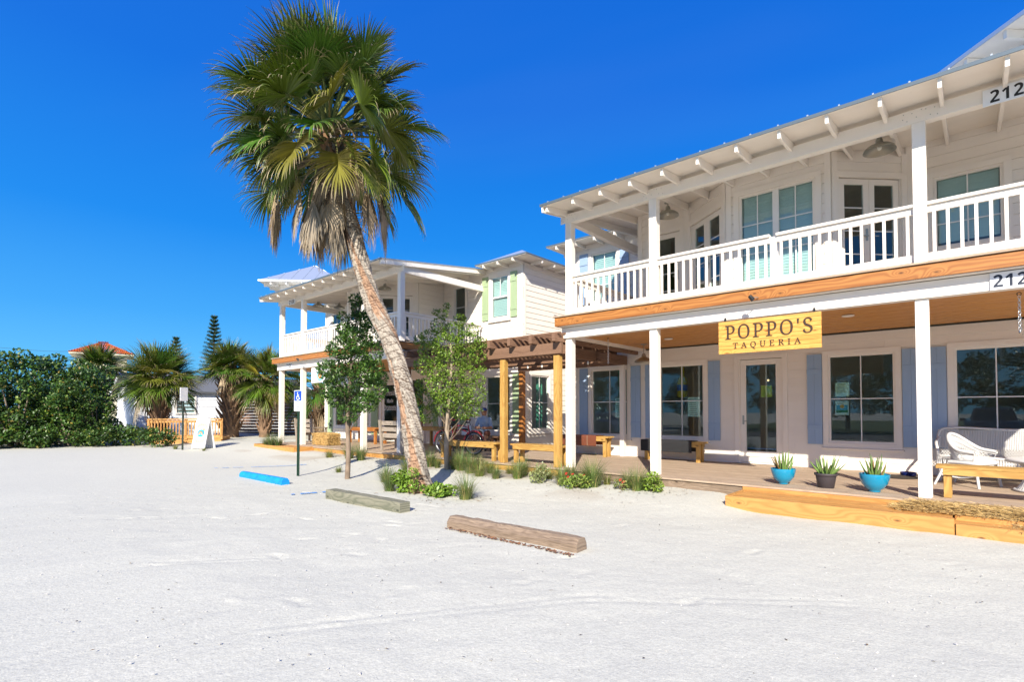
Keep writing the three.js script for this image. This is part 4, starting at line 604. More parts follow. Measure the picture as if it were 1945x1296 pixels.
function bootPalm(name, label, x, z, h, r, nf, R, pet, s, low = -.5) { // stout palm with criss-cross boots
  reseed(s); const y0 = ground(x, z), t = thing(name, label, 'palm tree', x, y0, z, rr(0, 6));
  part(t, 'trunk', trunkGeo([[0, -.15, 0], [.02, h * .3, 0], [0, h * .7, .03], [.02, h, 0]], [r * .8, r * .78, r * .85, r * .7], 40, 18, (q, a) => { const c = .6 + .7 * noise2(a * 4, q * 9, 3); return [.20 * c, .125 * c, .075 * c]; }, (q, a) => (noise2(a * 3, q * 6, 4) - .5) * .08), M.bark);
  const b = taper([[0, 0, 0], [.1, .12, 0], [.22, .3, .01], [.3, .42, .03]], [.055, .045, .03, .006], 5, 1), col = []; for (let i = 0; i < b.attributes.position.count; i++) { const c = i % 6 < 3 ? 1.1 : .75; col.push(.30 * c, .185 * c, .11 * c); } b.setAttribute('color', new THREE.Float32BufferAttribute(col, 3));
  const nb = Math.round(h * 34); for (let k = 0; k < nb; k++) { const a = k * 2.39996, m = part(t, 'leaf_base', b, M.bark, Math.cos(a) * r * .55, h * .04 + h * .93 * k / nb, -Math.sin(a) * r * .55, 0, a, 0); m.scale.setScalar(rr(.75, 1.15) * (r / .34)); }
  for (let k = 0; k < nf; k++) { const f = k / nf, dead = f > .93; addFrond(t, frond({ elev: lerp(1.5, low, f) + rr(-.12, .12), bend: lerp(.4, 1.1, f), pet: pet * rr(.8, 1.15), R: R * rr(.9, 1.1), segs: 34, droop: lerp(.35, 1.1, f), old: rnd() < .2 ? rr(.4, .9) : rr(0, .25), dead, width: .026, st: 6, roll: rr(-.8, .8) }), 0, h - .1 - .2 * f, 0, k * 2.39996, dead); }
}
bootPalm('cabbage_palm', 'broad cabbage palm in front of the white cottage wall', -19.36, 2.66, 2.75, .36, 58, .95, .78, 201, .0);
bootPalm('cabbage_palm', 'cabbage palm with a shaggy trunk beside the sandwich board', -20.2, -.55, 3.35, .46, 52, .85, .62, 202, .3);
bootPalm('cabbage_palm', 'cabbage palm beside the outer post of the green-shuttered porch', -19.2, -1.75, 2.9, .3, 54, .95, .75, 203, -.35);
bootPalm('cabbage_palm', 'cabbage palm half hidden behind the hedge below the orange roof', -26.9, 3.3, 3.4, .28, 40, .75, .6, 204, .0);
bootPalm('cabbage_palm', 'cabbage palm seen between the posts of the green-shuttered porch', -18.6, -4.2, 2.6, .3, 30, 1.05, 1.1, 205, -.6);

// ---------- leafy trees and shrubs ----------
function leaves(clumps, per, size, col, aspect = .5, cup = .25) { // clumps: [x, y, z, r]; leaf-sized folded faces spread through each clump
  const pos = [], cl = [], idx = []; let n = 0;
  for (const [cx, cy, cz, r, k] of clumps) {
    const N = Math.round(per * r * r * (k ?? 1)), ct = rr(.75, 1.25);
    for (let i = 0; i < N; i++) {
      const d = V(rr(-1, 1), rr(-1, 1), rr(-1, 1)); if (d.lengthSq() > 1 || d.lengthSq() < .02) { i--; continue; } const rad = Math.pow(d.length(), .45); d.normalize();
      const c = V(cx + d.x * r * rad, cy + d.y * r * rad * .85, cz + d.z * r * rad), ax = d.clone().multiplyScalar(.7).add(V(rr(-1, 1), rr(-.5, .9), rr(-1, 1))).normalize(), nn = V(rr(-.7, .7), 1, rr(-.7, .7)).addScaledVector(d, .8), sd = V().crossVectors(ax, nn).normalize(), up = V().crossVectors(sd, ax), L = size * rr(.65, 1.25), w = L * aspect * .5;
      const a = c.clone().addScaledVector(ax, -L / 2), b = c.clone().addScaledVector(ax, L / 2), l = c.clone().addScaledVector(sd, w).addScaledVector(up, w * cup), r2 = c.clone().addScaledVector(sd, -w).addScaledVector(up, w * cup);
      pos.push(...a.toArray(), ...l.toArray(), ...b.toArray(), ...r2.toArray()); const q = ct * rr(.65, 1.35), y = rnd(); const cc = y < .1 ? col[1] : y < .13 && col[2] ? col[2] : col[0]; for (let v = 0; v < 4; v++) cl.push(cc[0] * q, cc[1] * q, cc[2] * q);
      idx.push(n, n + 2, n + 1, n, n + 3, n + 2); n += 4;
    }
  }
  const g = new THREE.BufferGeometry(); g.setAttribute('position', new THREE.Float32BufferAttribute(pos, 3)); g.setAttribute('color', new THREE.Float32BufferAttribute(cl, 3)); g.setIndex(idx); g.computeVertexNormals(); return g;
}
const tint = (g, f) => { const p = g.attributes.position, c = []; for (let i = 0; i < p.count; i++) c.push(...f(p.getX(i), p.getY(i), p.getZ(i))); g.setAttribute('color', new THREE.Float32BufferAttribute(c, 3)); return g; };
const barkTint = (r, g, b) => (x, y, z) => { const q = .6 + .8 * noise2((x + z) * 40, y * 22, 8); return [r * q, g * q, b * q]; };
function branchy(t, base, ends, r0, col) { for (const [x, y, z] of ends) part(t, 'branch', tint(taper([base(y), [lerp(base(y)[0], x, .45), lerp(base(y)[1], y, .35), lerp(base(y)[2], z, .45)], [x, y, z]], [r0, r0 * .6, r0 * .25], 6, 3), col), M.bark); }
{ // dark glossy tree beside the disabled-parking sign; local axes: a = right in the picture, b = away
  reseed(301); const t = thing('young_shade_tree', 'slender young tree with dark glossy leaves beside the parking sign', 'tree', -3.95, -.3, 3.02); const R = (a, y, b) => [a * .751 - b * .66, y, -a * .66 - b * .751];
  const spine = [[0, -.1, 0], [.02, .6, .01], [.0, 1.3, 0], [.05, 2.2, 0], [.1, 3.1, 0], [.28, 4.1, 0]].map((p) => R(p[0], p[1], p[2])); const cv = new THREE.CatmullRomCurve3(spine.map((p) => V(...p)));
  part(t, 'trunk', tint(taper(spine, [.062, .055, .05, .04, .028, .012], 10, 6), barkTint(.21, .155, .11)), M.bark);
  const cl = [[.02, 1.5, .0, .28], [.2, 1.75, .1, .3], [-.25, 1.85, .05, .3], [-.5, 2.05, .1, .28], [.5, 1.75, -.1, .3], [.6, 2.05, .2, .36], [-.05, 2.2, -.2, .42], [.35, 2.4, .2, .4], [-.35, 2.45, -.1, .34], [-.62, 2.55, .1, .24], [.65, 2.5, -.1, .32], [.1, 2.75, .25, .4], [.55, 2.9, 0, .34], [-.1, 3.0, -.1, .34], [.3, 3.15, -.2, .36], [.58, 3.3, .15, .3], [.05, 3.3, .15, .27], [.25, 3.6, 0, .3], [.5, 3.65, -.1, .24], [-.12, 3.45, .05, .2], [.33, 3.9, .05, .25], [.2, 4.1, -.05, .18], [.38, 4.22, 0, .15], [-.18, 3.75, 0, .12], [.8, 2.3, .1, .22], [-.42, 2.95, 0, .18]].map(([a, y, b, r]) => [...R(a * .88, y, b), r * .97]);
  branchy(t, (y) => cv.getPoint(clamp((y - .35) / 4.2, .2, .95)).toArray(), cl.map((c) => c.slice(0, 3)), .016, barkTint(.16, .12, .085));
  part(t, 'crown', leaves(cl, 6200, .08, [[.058, .13, .02], [.14, .23, .035], [.025, .065, .012]], .46), M.leaf);
}
{ // light green tree by the pergola
  reseed(302); const t = thing('young_feathery_tree', 'slender young tree with light green leaves in front of the pergola', 'tree', -2.92, -.19, .9); const R = (a, y, b) => [a * .751 - b * .66, y, -a * .66 - b * .751];
  const spine = [[0, -.1, 0], [-.02, .5, 0], [0, 1.1, 0], [.05, 1.9, 0], [.1, 2.8, 0], [-.0, 3.7, 0]].map((p) => R(...p)), cv = new THREE.CatmullRomCurve3(spine.map((p) => V(...p)));
  part(t, 'trunk', tint(taper(spine, [.07, .062, .055, .04, .028, .012], 10, 6), barkTint(.33, .26, .19)), M.bark);
  const cl = [[-.5, 1.35, 0, .26], [-.15, 1.55, .1, .28], [.35, 1.45, 0, .3], [.62, 1.5, .1, .26], [-.55, 1.75, .05, .3], [.7, 1.85, -.05, .3], [.3, 1.95, .1, .38], [-.2, 2.0, 0, .36], [.05, 1.75, -.2, .3], [-.62, 2.1, 0, .2], [.78, 2.2, 0, .18], [.5, 2.35, .0, .28], [-.3, 2.45, .1, .32], [.1, 2.55, 0, .38], [-.6, 2.55, 0, .26], [.45, 2.75, .1, .32], [-.4, 2.9, 0, .34], [.75, 2.8, 0, .22], [0, 3.05, -.1, .38], [.5, 3.15, 0, .32], [.82, 3.12, 0, .18], [-.45, 3.25, .1, .28], [-.7, 3.2, 0, .16], [.15, 3.4, 0, .3], [.6, 3.45, .0, .2], [-.2, 3.55, 0, .24], [.3, 3.7, 0, .18], [-.12, 3.85, 0, .16], [-.02, 4.05, 0, .1], [-.3, 3.9, 0, .1], [.85, 2.5, .1, .12]].map(([a, y, b, r]) => [...R(a, y, b), r]);
  branchy(t, (y) => cv.getPoint(clamp((y - .5) / 4.1, .15, .95)).toArray(), cl.map((c) => c.slice(0, 3)), .014, barkTint(.2, .15, .1));
  part(t, 'crown', leaves(cl, 5800, .064, [[.15, .25, .028], [.22, .31, .04], [.05, .10, .015]], .5), M.leaf);
}
// hedge of sea-grape like shrubs at the edge of the car park
{
  const kinds = [];
  for (let v = 0; v < 3; v++) { reseed(310 + v); const cl = []; for (let k = 0; k < 46; k++) { const a = rr(0, 6.28), h = rr(0, 1), q = Math.sqrt(rnd()) * lerp(1.15, .75, h); cl.push([Math.cos(a) * q, .25 + h * 2.6 * (1 - .12 * q), Math.sin(a) * q, rr(.22, .42)]); }
    const st = []; for (let k = 0; k < 7; k++) { const c = cl[k * 5]; st.push([[rr(-.15, .15), 0, rr(-.15, .15)], [c[0] * .5, c[1] * .55, c[2] * .5], [c[0], c[1], c[2]]]); }
    kinds.push({ g: leaves(cl, 1150, .12, [[.05, .11, .016], [.14, .20, .024], [.24, .18, .03]], .62), st: merged(st.map((p) => tint(taper(p, [.045, .03, .012], 6, 3), barkTint(.18, .14, .1)))) }); }
  const low = (() => { reseed(320); const cl = []; for (let k = 0; k < 16; k++) cl.push([rr(-.7, .7), rr(.15, .62), rr(-.55, .55), rr(.2, .34)]); return leaves(cl, 1200, .105, [[.048, .105, .016], [.13, .19, .024], [.2, .17, .03]], .62); })();
  const hedge = [[-21.6, 8.6, 1.2, 0], [-20.5, 7.0, 1.06, 1], [-22.6, 6.5, 1.22, 2], [-19.9, 5.6, .92, 2], [-21.7, 4.9, 1.05, 0], [-19.7, 4.7, .68, 1], [-23.5, 8.2, 1.28, 1], [-22.9, 4.3, 1.1, 0], [-24.8, 5.8, 1.18, 2], [-22.9, 10.4, 1.3, 2], [-21.0, 10.8, 1.1, 1], [-25.6, 4.3, 1.2, 1]];
  const how = ['beside the street end', 'at the front of the hedge row', 'rising behind the front row', 'in the middle of the hedge', 'tall behind the middle of the hedge', 'low, near the cottage end', 'tallest, at the back', 'in front of the cottage gable', 'at the back below the power lines', 'outermost at the back', 'outermost at the front', 'behind, by the orange-roofed house'];
  hedge.forEach(([x, z, s, v], i) => { const t = thing('hedge_shrub', 'dense dark green shrub with leathery leaves, ' + how[i], 'shrub', x, ground(x, z) - .05, z, i * 1.7, 'shrubs of the hedge by the car park'); part(t, 'foliage', kinds[v].g, M.leaf); part(t, 'stems', kinds[v].st, M.bark); t.scale.set(s, s * (1 + (i % 3) * .06), s); });
  [[-18.7, 3.75, 1.0], [-17.55, 3.0, .95], [-19.1, 5.1, 1], [-19.5, 6.5, 1.05], [-20.0, 7.9, 1.05], [-20.9, 9.3, 1.1]].forEach(([x, z, s], i) => { const t = thing('low_shrub', ['low rounded shrub at the hedge foot by the wooden rail', 'low rounded shrub nearest the sandwich board', 'low shrub under the hedge in front of the cottage', 'low shrub under the middle of the hedge', 'low shrub under the taller hedge shrubs', 'low shrub at the street end of the hedge foot'][i], 'shrub', x, ground(x, z) - .06, z, i * 2.1, 'low shrubs along the hedge foot'); part(t, 'foliage', low, M.leaf); t.scale.set(s, s * 1.15, s); });
  // trees across the street, mirrored in the windows
  for (let k = 0; k < 15; k++) { const t = thing('street_tree', 'broad dark tree across the street, ' + ['first', 'second', 'third', 'fourth', 'fifth', 'sixth', 'seventh', 'eighth', 'ninth', 'tenth', 'eleventh', 'twelfth', 'thirteenth', 'fourteenth', 'fifteenth'][k] + ' along the lawn from the hedge end', 'tree', -38 + k * 4.6, -.3, 31 + (k % 3) * 2.2, k, 'trees across the street'); part(t, 'crown', kinds[k % 3].g, M.leaf, 0, 1.2, 0).scale.set(2.4, 1.75, 2.2); part(t, 'trunk', tint(taper([[0, -.2, 0], [.05, 1.5, 0], [0, 3, .1]], [.22, .18, .12], 8, 3), barkTint(.16, .13, .1)), M.bark); }
}
// ---------- grasses and bedding plants ----------
function grass(n, h, w, spread, cols, s) {
  reseed(s); const pos = [], col = [], idx = []; let k = 0;
  for (let i = 0; i < n; i++) {
    const a = rr(0, 6.283), b = rr(0, .09), lean = Math.pow(rnd(), .6) * spread * 1.2, L = h * rr(.5, 1.1), c = cols[rnd() < .72 ? 0 : rnd() < .6 ? 1 : 2], q = rr(.7, 1.3); let p = V(Math.cos(a) * b, -.02, Math.sin(a) * b), ang = lean * .35; const sx = -Math.sin(a) * w, sz = Math.cos(a) * w;
    for (let j = 0; j <= 4; j++) { const f = 1 - j / 4 * .9; pos.push(p.x + sx * f, p.y, p.z + sz * f, p.x - sx * f, p.y, p.z - sz * f); for (let v = 0; v < 2; v++) col.push(c[0] * q, c[1] * q, c[2] * q); if (j < 4) idx.push(k + j * 2, k + j * 2 + 1, k + j * 2 + 2, k + j * 2 + 1, k + j * 2 + 3, k + j * 2 + 2); p = p.clone().add(V(Math.cos(a) * Math.sin(ang), Math.cos(ang), Math.sin(a) * Math.sin(ang)).multiplyScalar(L / 4)); ang += lean * .45; }
    k += 10;
  }
  const g = new THREE.BufferGeometry(); g.setAttribute('position', new THREE.Float32BufferAttribute(pos, 3)); g.setAttribute('color', new THREE.Float32BufferAttribute(col, 3)); g.setIndex(idx); g.computeVertexNormals(); return g;
}
{
  const gc = [[.12, .19, .04], [.22, .24, .06], [.40, .31, .13]], kinds = [grass(340, .5, .0034, 1.0, gc, 41), grass(240, .44, .0038, 1.25, [[.16, .21, .045], [.28, .25, .07], [.42, .32, .14]], 42), grass(420, .46, .0028, .85, [[.10, .17, .04], [.18, .2, .06], [.36, .29, .12]], 43)];
  const spots = [[.08, 3.13, 0, 1.05, 'grass tuft standing alone on the sand near the palm foot'], [-1.72, 3.45, 2, .95, 'grass tuft on the sign side of the palm foot'], [-3.4, 1.75, 0, 1.0, 'grass tuft behind the leaning palm trunk'], [-3.75, .75, 2, 1.05, 'grass tuft left of the light green tree'], [-2.5, .82, 0, 1.1, 'tall grass tuft right of the light green tree'], [-2.0, 1.0, 2, 1.1, 'grass tuft in front of the long yellow bench'], [-1.5, 1.2, 1, 1.0, 'yellowing grass tuft before the pergola post'], [-.95, 1.25, 2, .75, 'small grass tuft before the short yellow bench'], [-.55, 1.0, 0, .95, 'grass tuft before the pergola bench legs'], [.72, 1.12, 0, 1.0, 'grass tuft at the foot of the corner porch post'], [1.35, 1.0, 2, 1.25, 'tall grass tuft behind the red flowers'], [1.15, .75, 1, 1.1, 'loose grass tuft against the deck by the red flowers'], [2.22, .9, 0, .95, 'grass tuft at the foot of the second porch post'], [-8.3, 1.0, 1, .85, 'yellowing grass tuft at the edge of the green-shuttered porch'], [-7.4, .85, 0, 1.1, 'grass tuft before the weathered bench'], [-6.7, .9, 2, 1.15, 'grass tuft in the bed beside the weathered bench'], [-13.2, .6, 2, 1.15, 'grass tuft in the timber planter'], [-13.65, .6, 0, .9, 'smaller grass tuft in the timber planter'], [-12.75, .55, 2, 1.05, 'grass tuft in the timber planter beside the porch post'], [-5.2, 2.5, 1, .55, 'sparse dry grass tuft near the parking sign'], [-15.6, 3.1, 1, .6, 'sparse grass tuft by the thin sign pole'], [-14.2, 2.6, 1, .4, 'tiny grass tuft in front of the sandwich board'], [-2.85, 2.75, 2, .95, 'grass tuft behind the green shrub at the palm foot'], [-3.0, .45, 2, 1.0, 'shaded grass tuft behind the light green tree']];
  reseed(47); for (let k = 0; k < 16; k++) spots.push([-4.2 + k * .44 + rr(-.15, .15), rr(.45, .85), k % 3, rr(.6, .95), 'short grass tuft in the bed close to the deck edge']);
  spots.forEach(([x, z, k, s, l], i) => { const t = thing('grass_tuft', l, 'grass', x, (z < .62 && x < -12 ? -.085 : ground(x, z)) , z, i * 1.3, 'grass tufts in the planting bed'); part(t, 'blades', kinds[k], M.leaf); t.scale.setScalar(s * 1.2); });
  const bush = (name, label, x, z, r, h, n, size, col, s, flowers) => {
    reseed(s); const t = thing(name, label, 'plant', x, ground(x, z), z), cl = []; for (let k = 0; k < n; k++) cl.push([rr(-r, r), rr(.06, h), rr(-r, r) * .8, rr(.08, .14)]); part(t, 'foliage', leaves(cl, 5200, size, col, .6), M.leaf); part(t, 'stems', merged(cl.map((c) => tint(taper([[0, -.02, 0], [c[0] * .6, c[1] * .6, c[2] * .6], [c[0], c[1], c[2]]], [.008, .006, .003], 5, 2), barkTint(.16, .12, .06)))), M.bark);
    if (flowers) { const pet = new THREE.SphereGeometry(.013, 8, 6).scale(1, .45, .6), fm = plain(flowers, .6); for (let k = 0; k < 4; k++) { const l = []; for (let q = 0; q < 5; q++) l.push(at(pet, Math.cos(q * 1.257) * .02, 0, Math.sin(q * 1.257) * .02, 0, -q * 1.257, 0)); part(t, 'flower', merged(l), fm, rr(-r, r), h + rr(-.06, .08), rr(-r, r) * .8, rr(.3, 1), rr(0, 3), 0); } }
  };
  const lime = [[.16, .27, .03], [.25, .33, .05], [.10, .19, .025]];
  bush('green_shrub', 'bright green broad-leaved plant on the sunny side of the palm foot', -1.55, 3.15, .34, .34, 20, .085, lime, 51); bush('green_shrub', 'low bright green creeper by the palm foot near the lone tuft', -.62, 3.22, .27, .13, 14, .085, lime, 52);
  bush('red_flower_plant', 'small yellow-green plant with red flowers before the porch', 1.12, 1.25, .24, .22, 14, .05, [[.2, .28, .05], [.32, .33, .08], [.1, .17, .03]], 53, [.62, .02, .015]); bush('lime_plant', 'pale lime plant at the foot of the second porch post', 2.52, .82, .16, .28, 12, .055, [[.22, .33, .04], [.32, .4, .07], [.12, .2, .03]], 54);
  bush('pale_plant', 'pale variegated plant before the short yellow bench', .18, 1.15, .13, .34, 10, .05, [[.26, .3, .12], [.4, .4, .2], [.12, .18, .05]], 55); bush('pale_plant', 'straggly pale plant before the long yellow bench', -1.95, .75, .13, .36, 7, .045, [[.24, .24, .12], [.36, .3, .18], [.12, .14, .05]], 56);
  bush('lime_plant', 'small sprig growing against the palm trunk', -1.0, 3.42, .06, .42, 4, .06, lime, 57); bush('red_flower_plant', 'small plant with a few red blooms by the deck edge', 1.95, 1.0, .1, .12, 5, .04, [[.2, .25, .06], [.3, .3, .1], [.1, .15, .03]], 58, [.6, .03, .02]);
}
// fallen leaves, twigs and bits of mulch on the sand
{
  reseed(61); const pos = [], col = [], idx = []; let n = 0; const bit = (x, z, L, w, c) => { const a = rr(0, 6.28), y = ground(x, z) + .012, dx = Math.cos(a) * L, dz = Math.sin(a) * L, ex = -Math.sin(a) * w, ez = Math.cos(a) * w; pos.push(x - dx, y, z - dz, x + ex, y + w * .6, z + ez, x + dx, y + .004, z + dz, x - ex, y + .002, z - ez); for (let v = 0; v < 4; v++) col.push(...c); idx.push(n, n + 1, n + 2, n, n + 2, n + 3); n += 4; };
  const tones = [[.16, .10, .05], [.26, .17, .09], [.10, .07, .045], [.30, .24, .15]];
  for (let k = 0; k < 110; k++) bit(rr(-7, 8), rr(1.2, 9), rr(.008, .028), rr(.003, .009), tones[k % 4]);
  for (let k = 0; k < 1100; k++) { const x = rr(-8.5, 3.2), z = .35 + Math.abs(rr(-1, 1) * rr(0, 1)) * 1.9; bit(x, z, rr(.015, .05), rr(.003, .012), tones[k % 4]); }
  for (let k = 0; k < 260; k++) bit(lerp(1.6, 3.6, rnd()), 4.91 + rr(-.02, .06), rr(.012, .035), rr(.006, .016), [[.30, .14, .06], [.2, .1, .05]][k % 2]);
  for (let k = 0; k < 120; k++) bit(-1.1 + rr(-.6, 1.6), 3.2 + rr(-.5, .7), rr(.015, .05), rr(.004, .014), tones[k % 4]);
  const g = new THREE.BufferGeometry(); g.setAttribute('position', new THREE.Float32BufferAttribute(pos, 3)); g.setAttribute('color', new THREE.Float32BufferAttribute(col, 3)); g.setIndex(idx); g.computeVertexNormals(); tag(part(scene, 'leaf_litter', g, M.dry), 'dry leaf bits and twigs scattered on the sand', 'leaf litter', null, 'stuff');
}
// ---------- wheel stops and signs on the sand ----------
{
  const stop = (name, label, x0, z0, x1, z1, w, h, mat, top, s) => { // eroded timber, chamfered on top
    const L = Math.hypot(x1 - x0, z1 - z0), t = thing(name, label, 'wheel stop', (x0 + x1) / 2, ground((x0 + x1) / 2, z0), (z0 + z1) / 2, Math.atan2(-(z1 - z0), x1 - x0)), n = 60;
    const prof = [[-w / 2, -.05], [-w / 2, h * .55], [-w / 2 * top, h], [w / 2 * top, h], [w / 2, h * .55], [w / 2, -.05]], pos = [], uv = [], idx = []; let per = 0; const pu = prof.map((p, i) => { if (i) per += Math.hypot(p[0] - prof[i - 1][0], p[1] - prof[i - 1][1]); return per; });
    for (let i = 0; i <= n; i++) for (let j = 0; j < prof.length; j++) { const x = -L / 2 + L * i / n, e = s ? (noise2(x * 7, j * 3.1, 70) - .5) * s * 2 + (noise2(x * 30, j * 5, 71) - .5) * s : 0, end = s ? Math.max(0, Math.abs(x) - L / 2 + .06) * (noise2(j * 7, i, 3) * .4) : 0; pos.push(x - Math.sign(x) * end, Math.max(-.05, prof[j][1] + (prof[j][1] > 0 ? e - end * .4 : 0)), prof[j][0] * (1 - end) + e * .6); uv.push(x, pu[j]); }
    const m = prof.length; for (let i = 0; i < n; i++) for (let j = 0; j < m - 1; j++) { const a = i * m + j, b = a + m; idx.push(a, b, a + 1, b, b + 1, a + 1); }
    for (const [i, f] of [[0, 1], [n, 0]]) { const o = pos.length / 3; for (let j = 0; j < m; j++) { const k = (i * m + j) * 3; pos.push(pos[k], pos[k + 1], pos[k + 2]); uv.push(pos[k + 2] * .3, pos[k + 1]); } for (let j = 1; j < m - 1; j++) f ? idx.push(o, o + j, o + j + 1) : idx.push(o, o + j + 1, o + j); }
    let g = new THREE.BufferGeometry(); g.setAttribute('position', new THREE.Float32BufferAttribute(pos, 3)); g.setAttribute('uv', new THREE.Float32BufferAttribute(uv, 2)); g.setIndex(idx); g = toCreasedNormals(g, .5); part(t, 'block', g, mat);
  };
  stop('concrete_wheel_stop', 'bright blue painted concrete wheel stop near the parking sign', -6.22, 4.40, -4.14, 4.36, .17, .125, new THREE.MeshStandardMaterial({ map: tex(256, 128, (u, v) => { const q = .92 + (fbm(u, v, 8, 6, 5, 4) - .5) * .3; return vn(u * 60, v * 30, 60, 30, 8) > .93 ? [.45, .68, .85] : [.02 * q, .585 * q, .90 * q]; }, true, 1.1, .5), roughness: .7 }), .5, .0);
  stop('timber_wheel_stop', 'greenish weathered timber wheel stop with square edges', -1.82, 4.66, .34, 4.64, .19, .165, M.greentimber, .94, .003);
  stop('timber_wheel_stop', 'brown eroded timber wheel stop with a ridged top', 1.53, 4.78, 3.58, 4.70, .215, .15, M.oldtimber, .45, .008);
}
const canvasMat = (w, h, draw, o = {}) => { const c = document.createElement('canvas'); c.width = w; c.height = h; const x = c.getContext('2d'); draw(x, w, h); const t = new THREE.CanvasTexture(c); t.colorSpace = THREE.SRGBColorSpace; return new THREE.MeshStandardMaterial({ map: t, roughness: .55, ...o }); };
const sheet = (w, h) => new THREE.PlaneGeometry(w, h);
{ // disabled parking sign on a green post
  const t = thing('parking_sign', 'blue disabled-parking sign on a dark green metal post', 'sign', -5.29, -.3, 3.53, .12);
  part(t, 'post', merged([at(bx(.062, 1.76, .008), 0, .88, 0), at(bx(.008, 1.76, .03), -.027, .88, .015), at(bx(.008, 1.76, .03), .027, .88, .015)]), plain([.018, .055, .035], .5), 0, -.05, -.032);
  const W = .155, r = new THREE.Shape(), rect = (h) => { const s = new THREE.Shape(), q = .02; s.moveTo(-W + q, 0); s.lineTo(W - q, 0); s.absarc(W - q, q, q, -Math.PI / 2, 0); s.lineTo(W, h - q); s.absarc(W - q, h - q, q, 0, Math.PI / 2); s.lineTo(-W + q, h); s.absarc(-W + q, h - q, q, Math.PI / 2, Math.PI); s.lineTo(-W, q); s.absarc(-W + q, q, q, Math.PI, 1.5 * Math.PI); return s; };
  part(t, 'plate', new THREE.ExtrudeGeometry(rect(.50), { depth: .003, bevelEnabled: false }), plain([.8, .8, .8], .4), 0, 1.55, 0);
  part(t, 'face', sheet(.296, .486), canvasMat(300, 492, (x, w, h) => {
    x.fillStyle = '#d4d8dc'; x.fillRect(0, 0, w, h); x.fillStyle = '#1b48b4'; x.fillRect(8, 8, w - 16, 242);
    x.strokeStyle = x.fillStyle = '#fff'; x.lineWidth = 15; x.lineCap = 'round'; x.beginPath(); x.arc(136, 58, 16, 0, 7); x.fill(); x.beginPath(); x.moveTo(138, 84); x.lineTo(144, 150); x.lineTo(186, 150); x.lineTo(208, 206); x.lineTo(224, 200); x.stroke(); x.beginPath(); x.moveTo(140, 112); x.lineTo(182, 112); x.stroke(); x.beginPath(); x.arc(142, 172, 50, -2.3, .75, true); x.stroke();
    x.fillStyle = '#20262e'; x.font = 'bold 46px sans-serif'; x.textAlign = 'center'; ['PARKING BY', 'DISABLED', 'PERMIT', 'ONLY'].forEach((l, i) => x.fillText(l, w / 2, 300 + i * 52, 250));
  }), 0, 1.80, .0045);
  part(t, 'bolt', cyl(.008, .008, .006, 8), M.steel, 0, 2.02, .006, Math.PI / 2); part(t, 'bolt', cyl(.008, .008, .006, 8), M.steel, 0, 1.575, .006, Math.PI / 2);
}
{ const t = thing('thin_sign_post', 'dark post with a white sign seen edge-on beside the sandwich board', 'sign', -15.1, -.17, 3.02, 1.95); part(t, 'post', bx(.06, 2.2, .03), plain([.03, .05, .04], .5), 0, 1.08, 0); part(t, 'plate', bx(.3, .5, .02), plain([.75, .75, .76], .5), 0, 2.05, .03); }
{ // sandwich board
  const t = thing('sandwich_board', 'white folding sandwich board with a cream poster reading DONUTS COFFEE', 'sandwich board', -15.0, ground(-15, 2.35), 2.35, .35), W = .68, H = 1.15, a = .2;
  for (const s of [1, -1]) { const f = part(t, 'panel', merged([at(bx(W, .06, .04, 0, .01), 0, H - .03, 0), at(bx(W, .09, .04, 0, .01), 0, .06, 0), ...[-1, 1].map((k) => at(bx(.055, H, .04, 0, .01), k * (W / 2 - .028), H / 2, 0)), at(bx(W - .1, H - .16, .02), 0, H / 2 + .02, -.005)]), plain([.80, .80, .79], .5), 0, 0, s * .23, -s * a, 0, 0);
    if (s > 0) part(f, 'poster', sheet(W - .12, H - .18), canvasMat(330, 560, (x, w, h) => {
      x.fillStyle = '#efe2a4'; x.fillRect(0, 0, w, h); x.fillStyle = '#2f3238'; x.textAlign = 'center'; x.font = '46px sans-serif';
      [...'DONUTS'].forEach((c, i) => { x.save(); x.translate(w / 2, 300); x.rotate(-.62 + i * .25); x.fillText(c, 0, -200); x.restore(); }); [...'COFFEE'].forEach((c, i) => { x.save(); x.translate(w / 2, 230); x.rotate(.62 - i * .25); x.fillText(c, 0, 250); x.restore(); });
      x.fillStyle = '#27a3c9'; x.beginPath(); x.ellipse(w / 2, 275, 108, 82, 0, 0, 7); x.fill(); x.lineWidth = 15; ['#8a5a3a', '#d98a4a', '#e8c9a0', '#5a4a44'].forEach((c, i) => { x.strokeStyle = c; x.beginPath(); x.arc(w / 2 - 8, 300, 64 - i * 13, Math.PI, 0); x.stroke(); }); x.strokeStyle = '#cfeaf0'; x.lineWidth = 7; x.beginPath(); x.moveTo(80, 312); x.quadraticCurveTo(165, 292, 255, 314); x.stroke();
      x.strokeStyle = '#4a3a30'; x.lineWidth = 6; x.beginPath(); x.moveTo(236, 290); x.quadraticCurveTo(246, 240, 238, 200); x.stroke(); for (let k = 0; k < 6; k++) { x.beginPath(); x.moveTo(238, 200); x.quadraticCurveTo(238 + Math.cos(k * 1.05) * 24, 186 + Math.sin(k * 1.05) * 10, 238 + Math.cos(k * 1.05) * 34, 200 + Math.sin(k * 1.05) * 26); x.stroke(); }
    }), 0, H / 2 + .01, .0065); }
  part(t, 'hinge_cap', bx(.5, .05, .12, 0, .012), plain([.8, .8, .79], .5), 0, H * .985, 0);
}
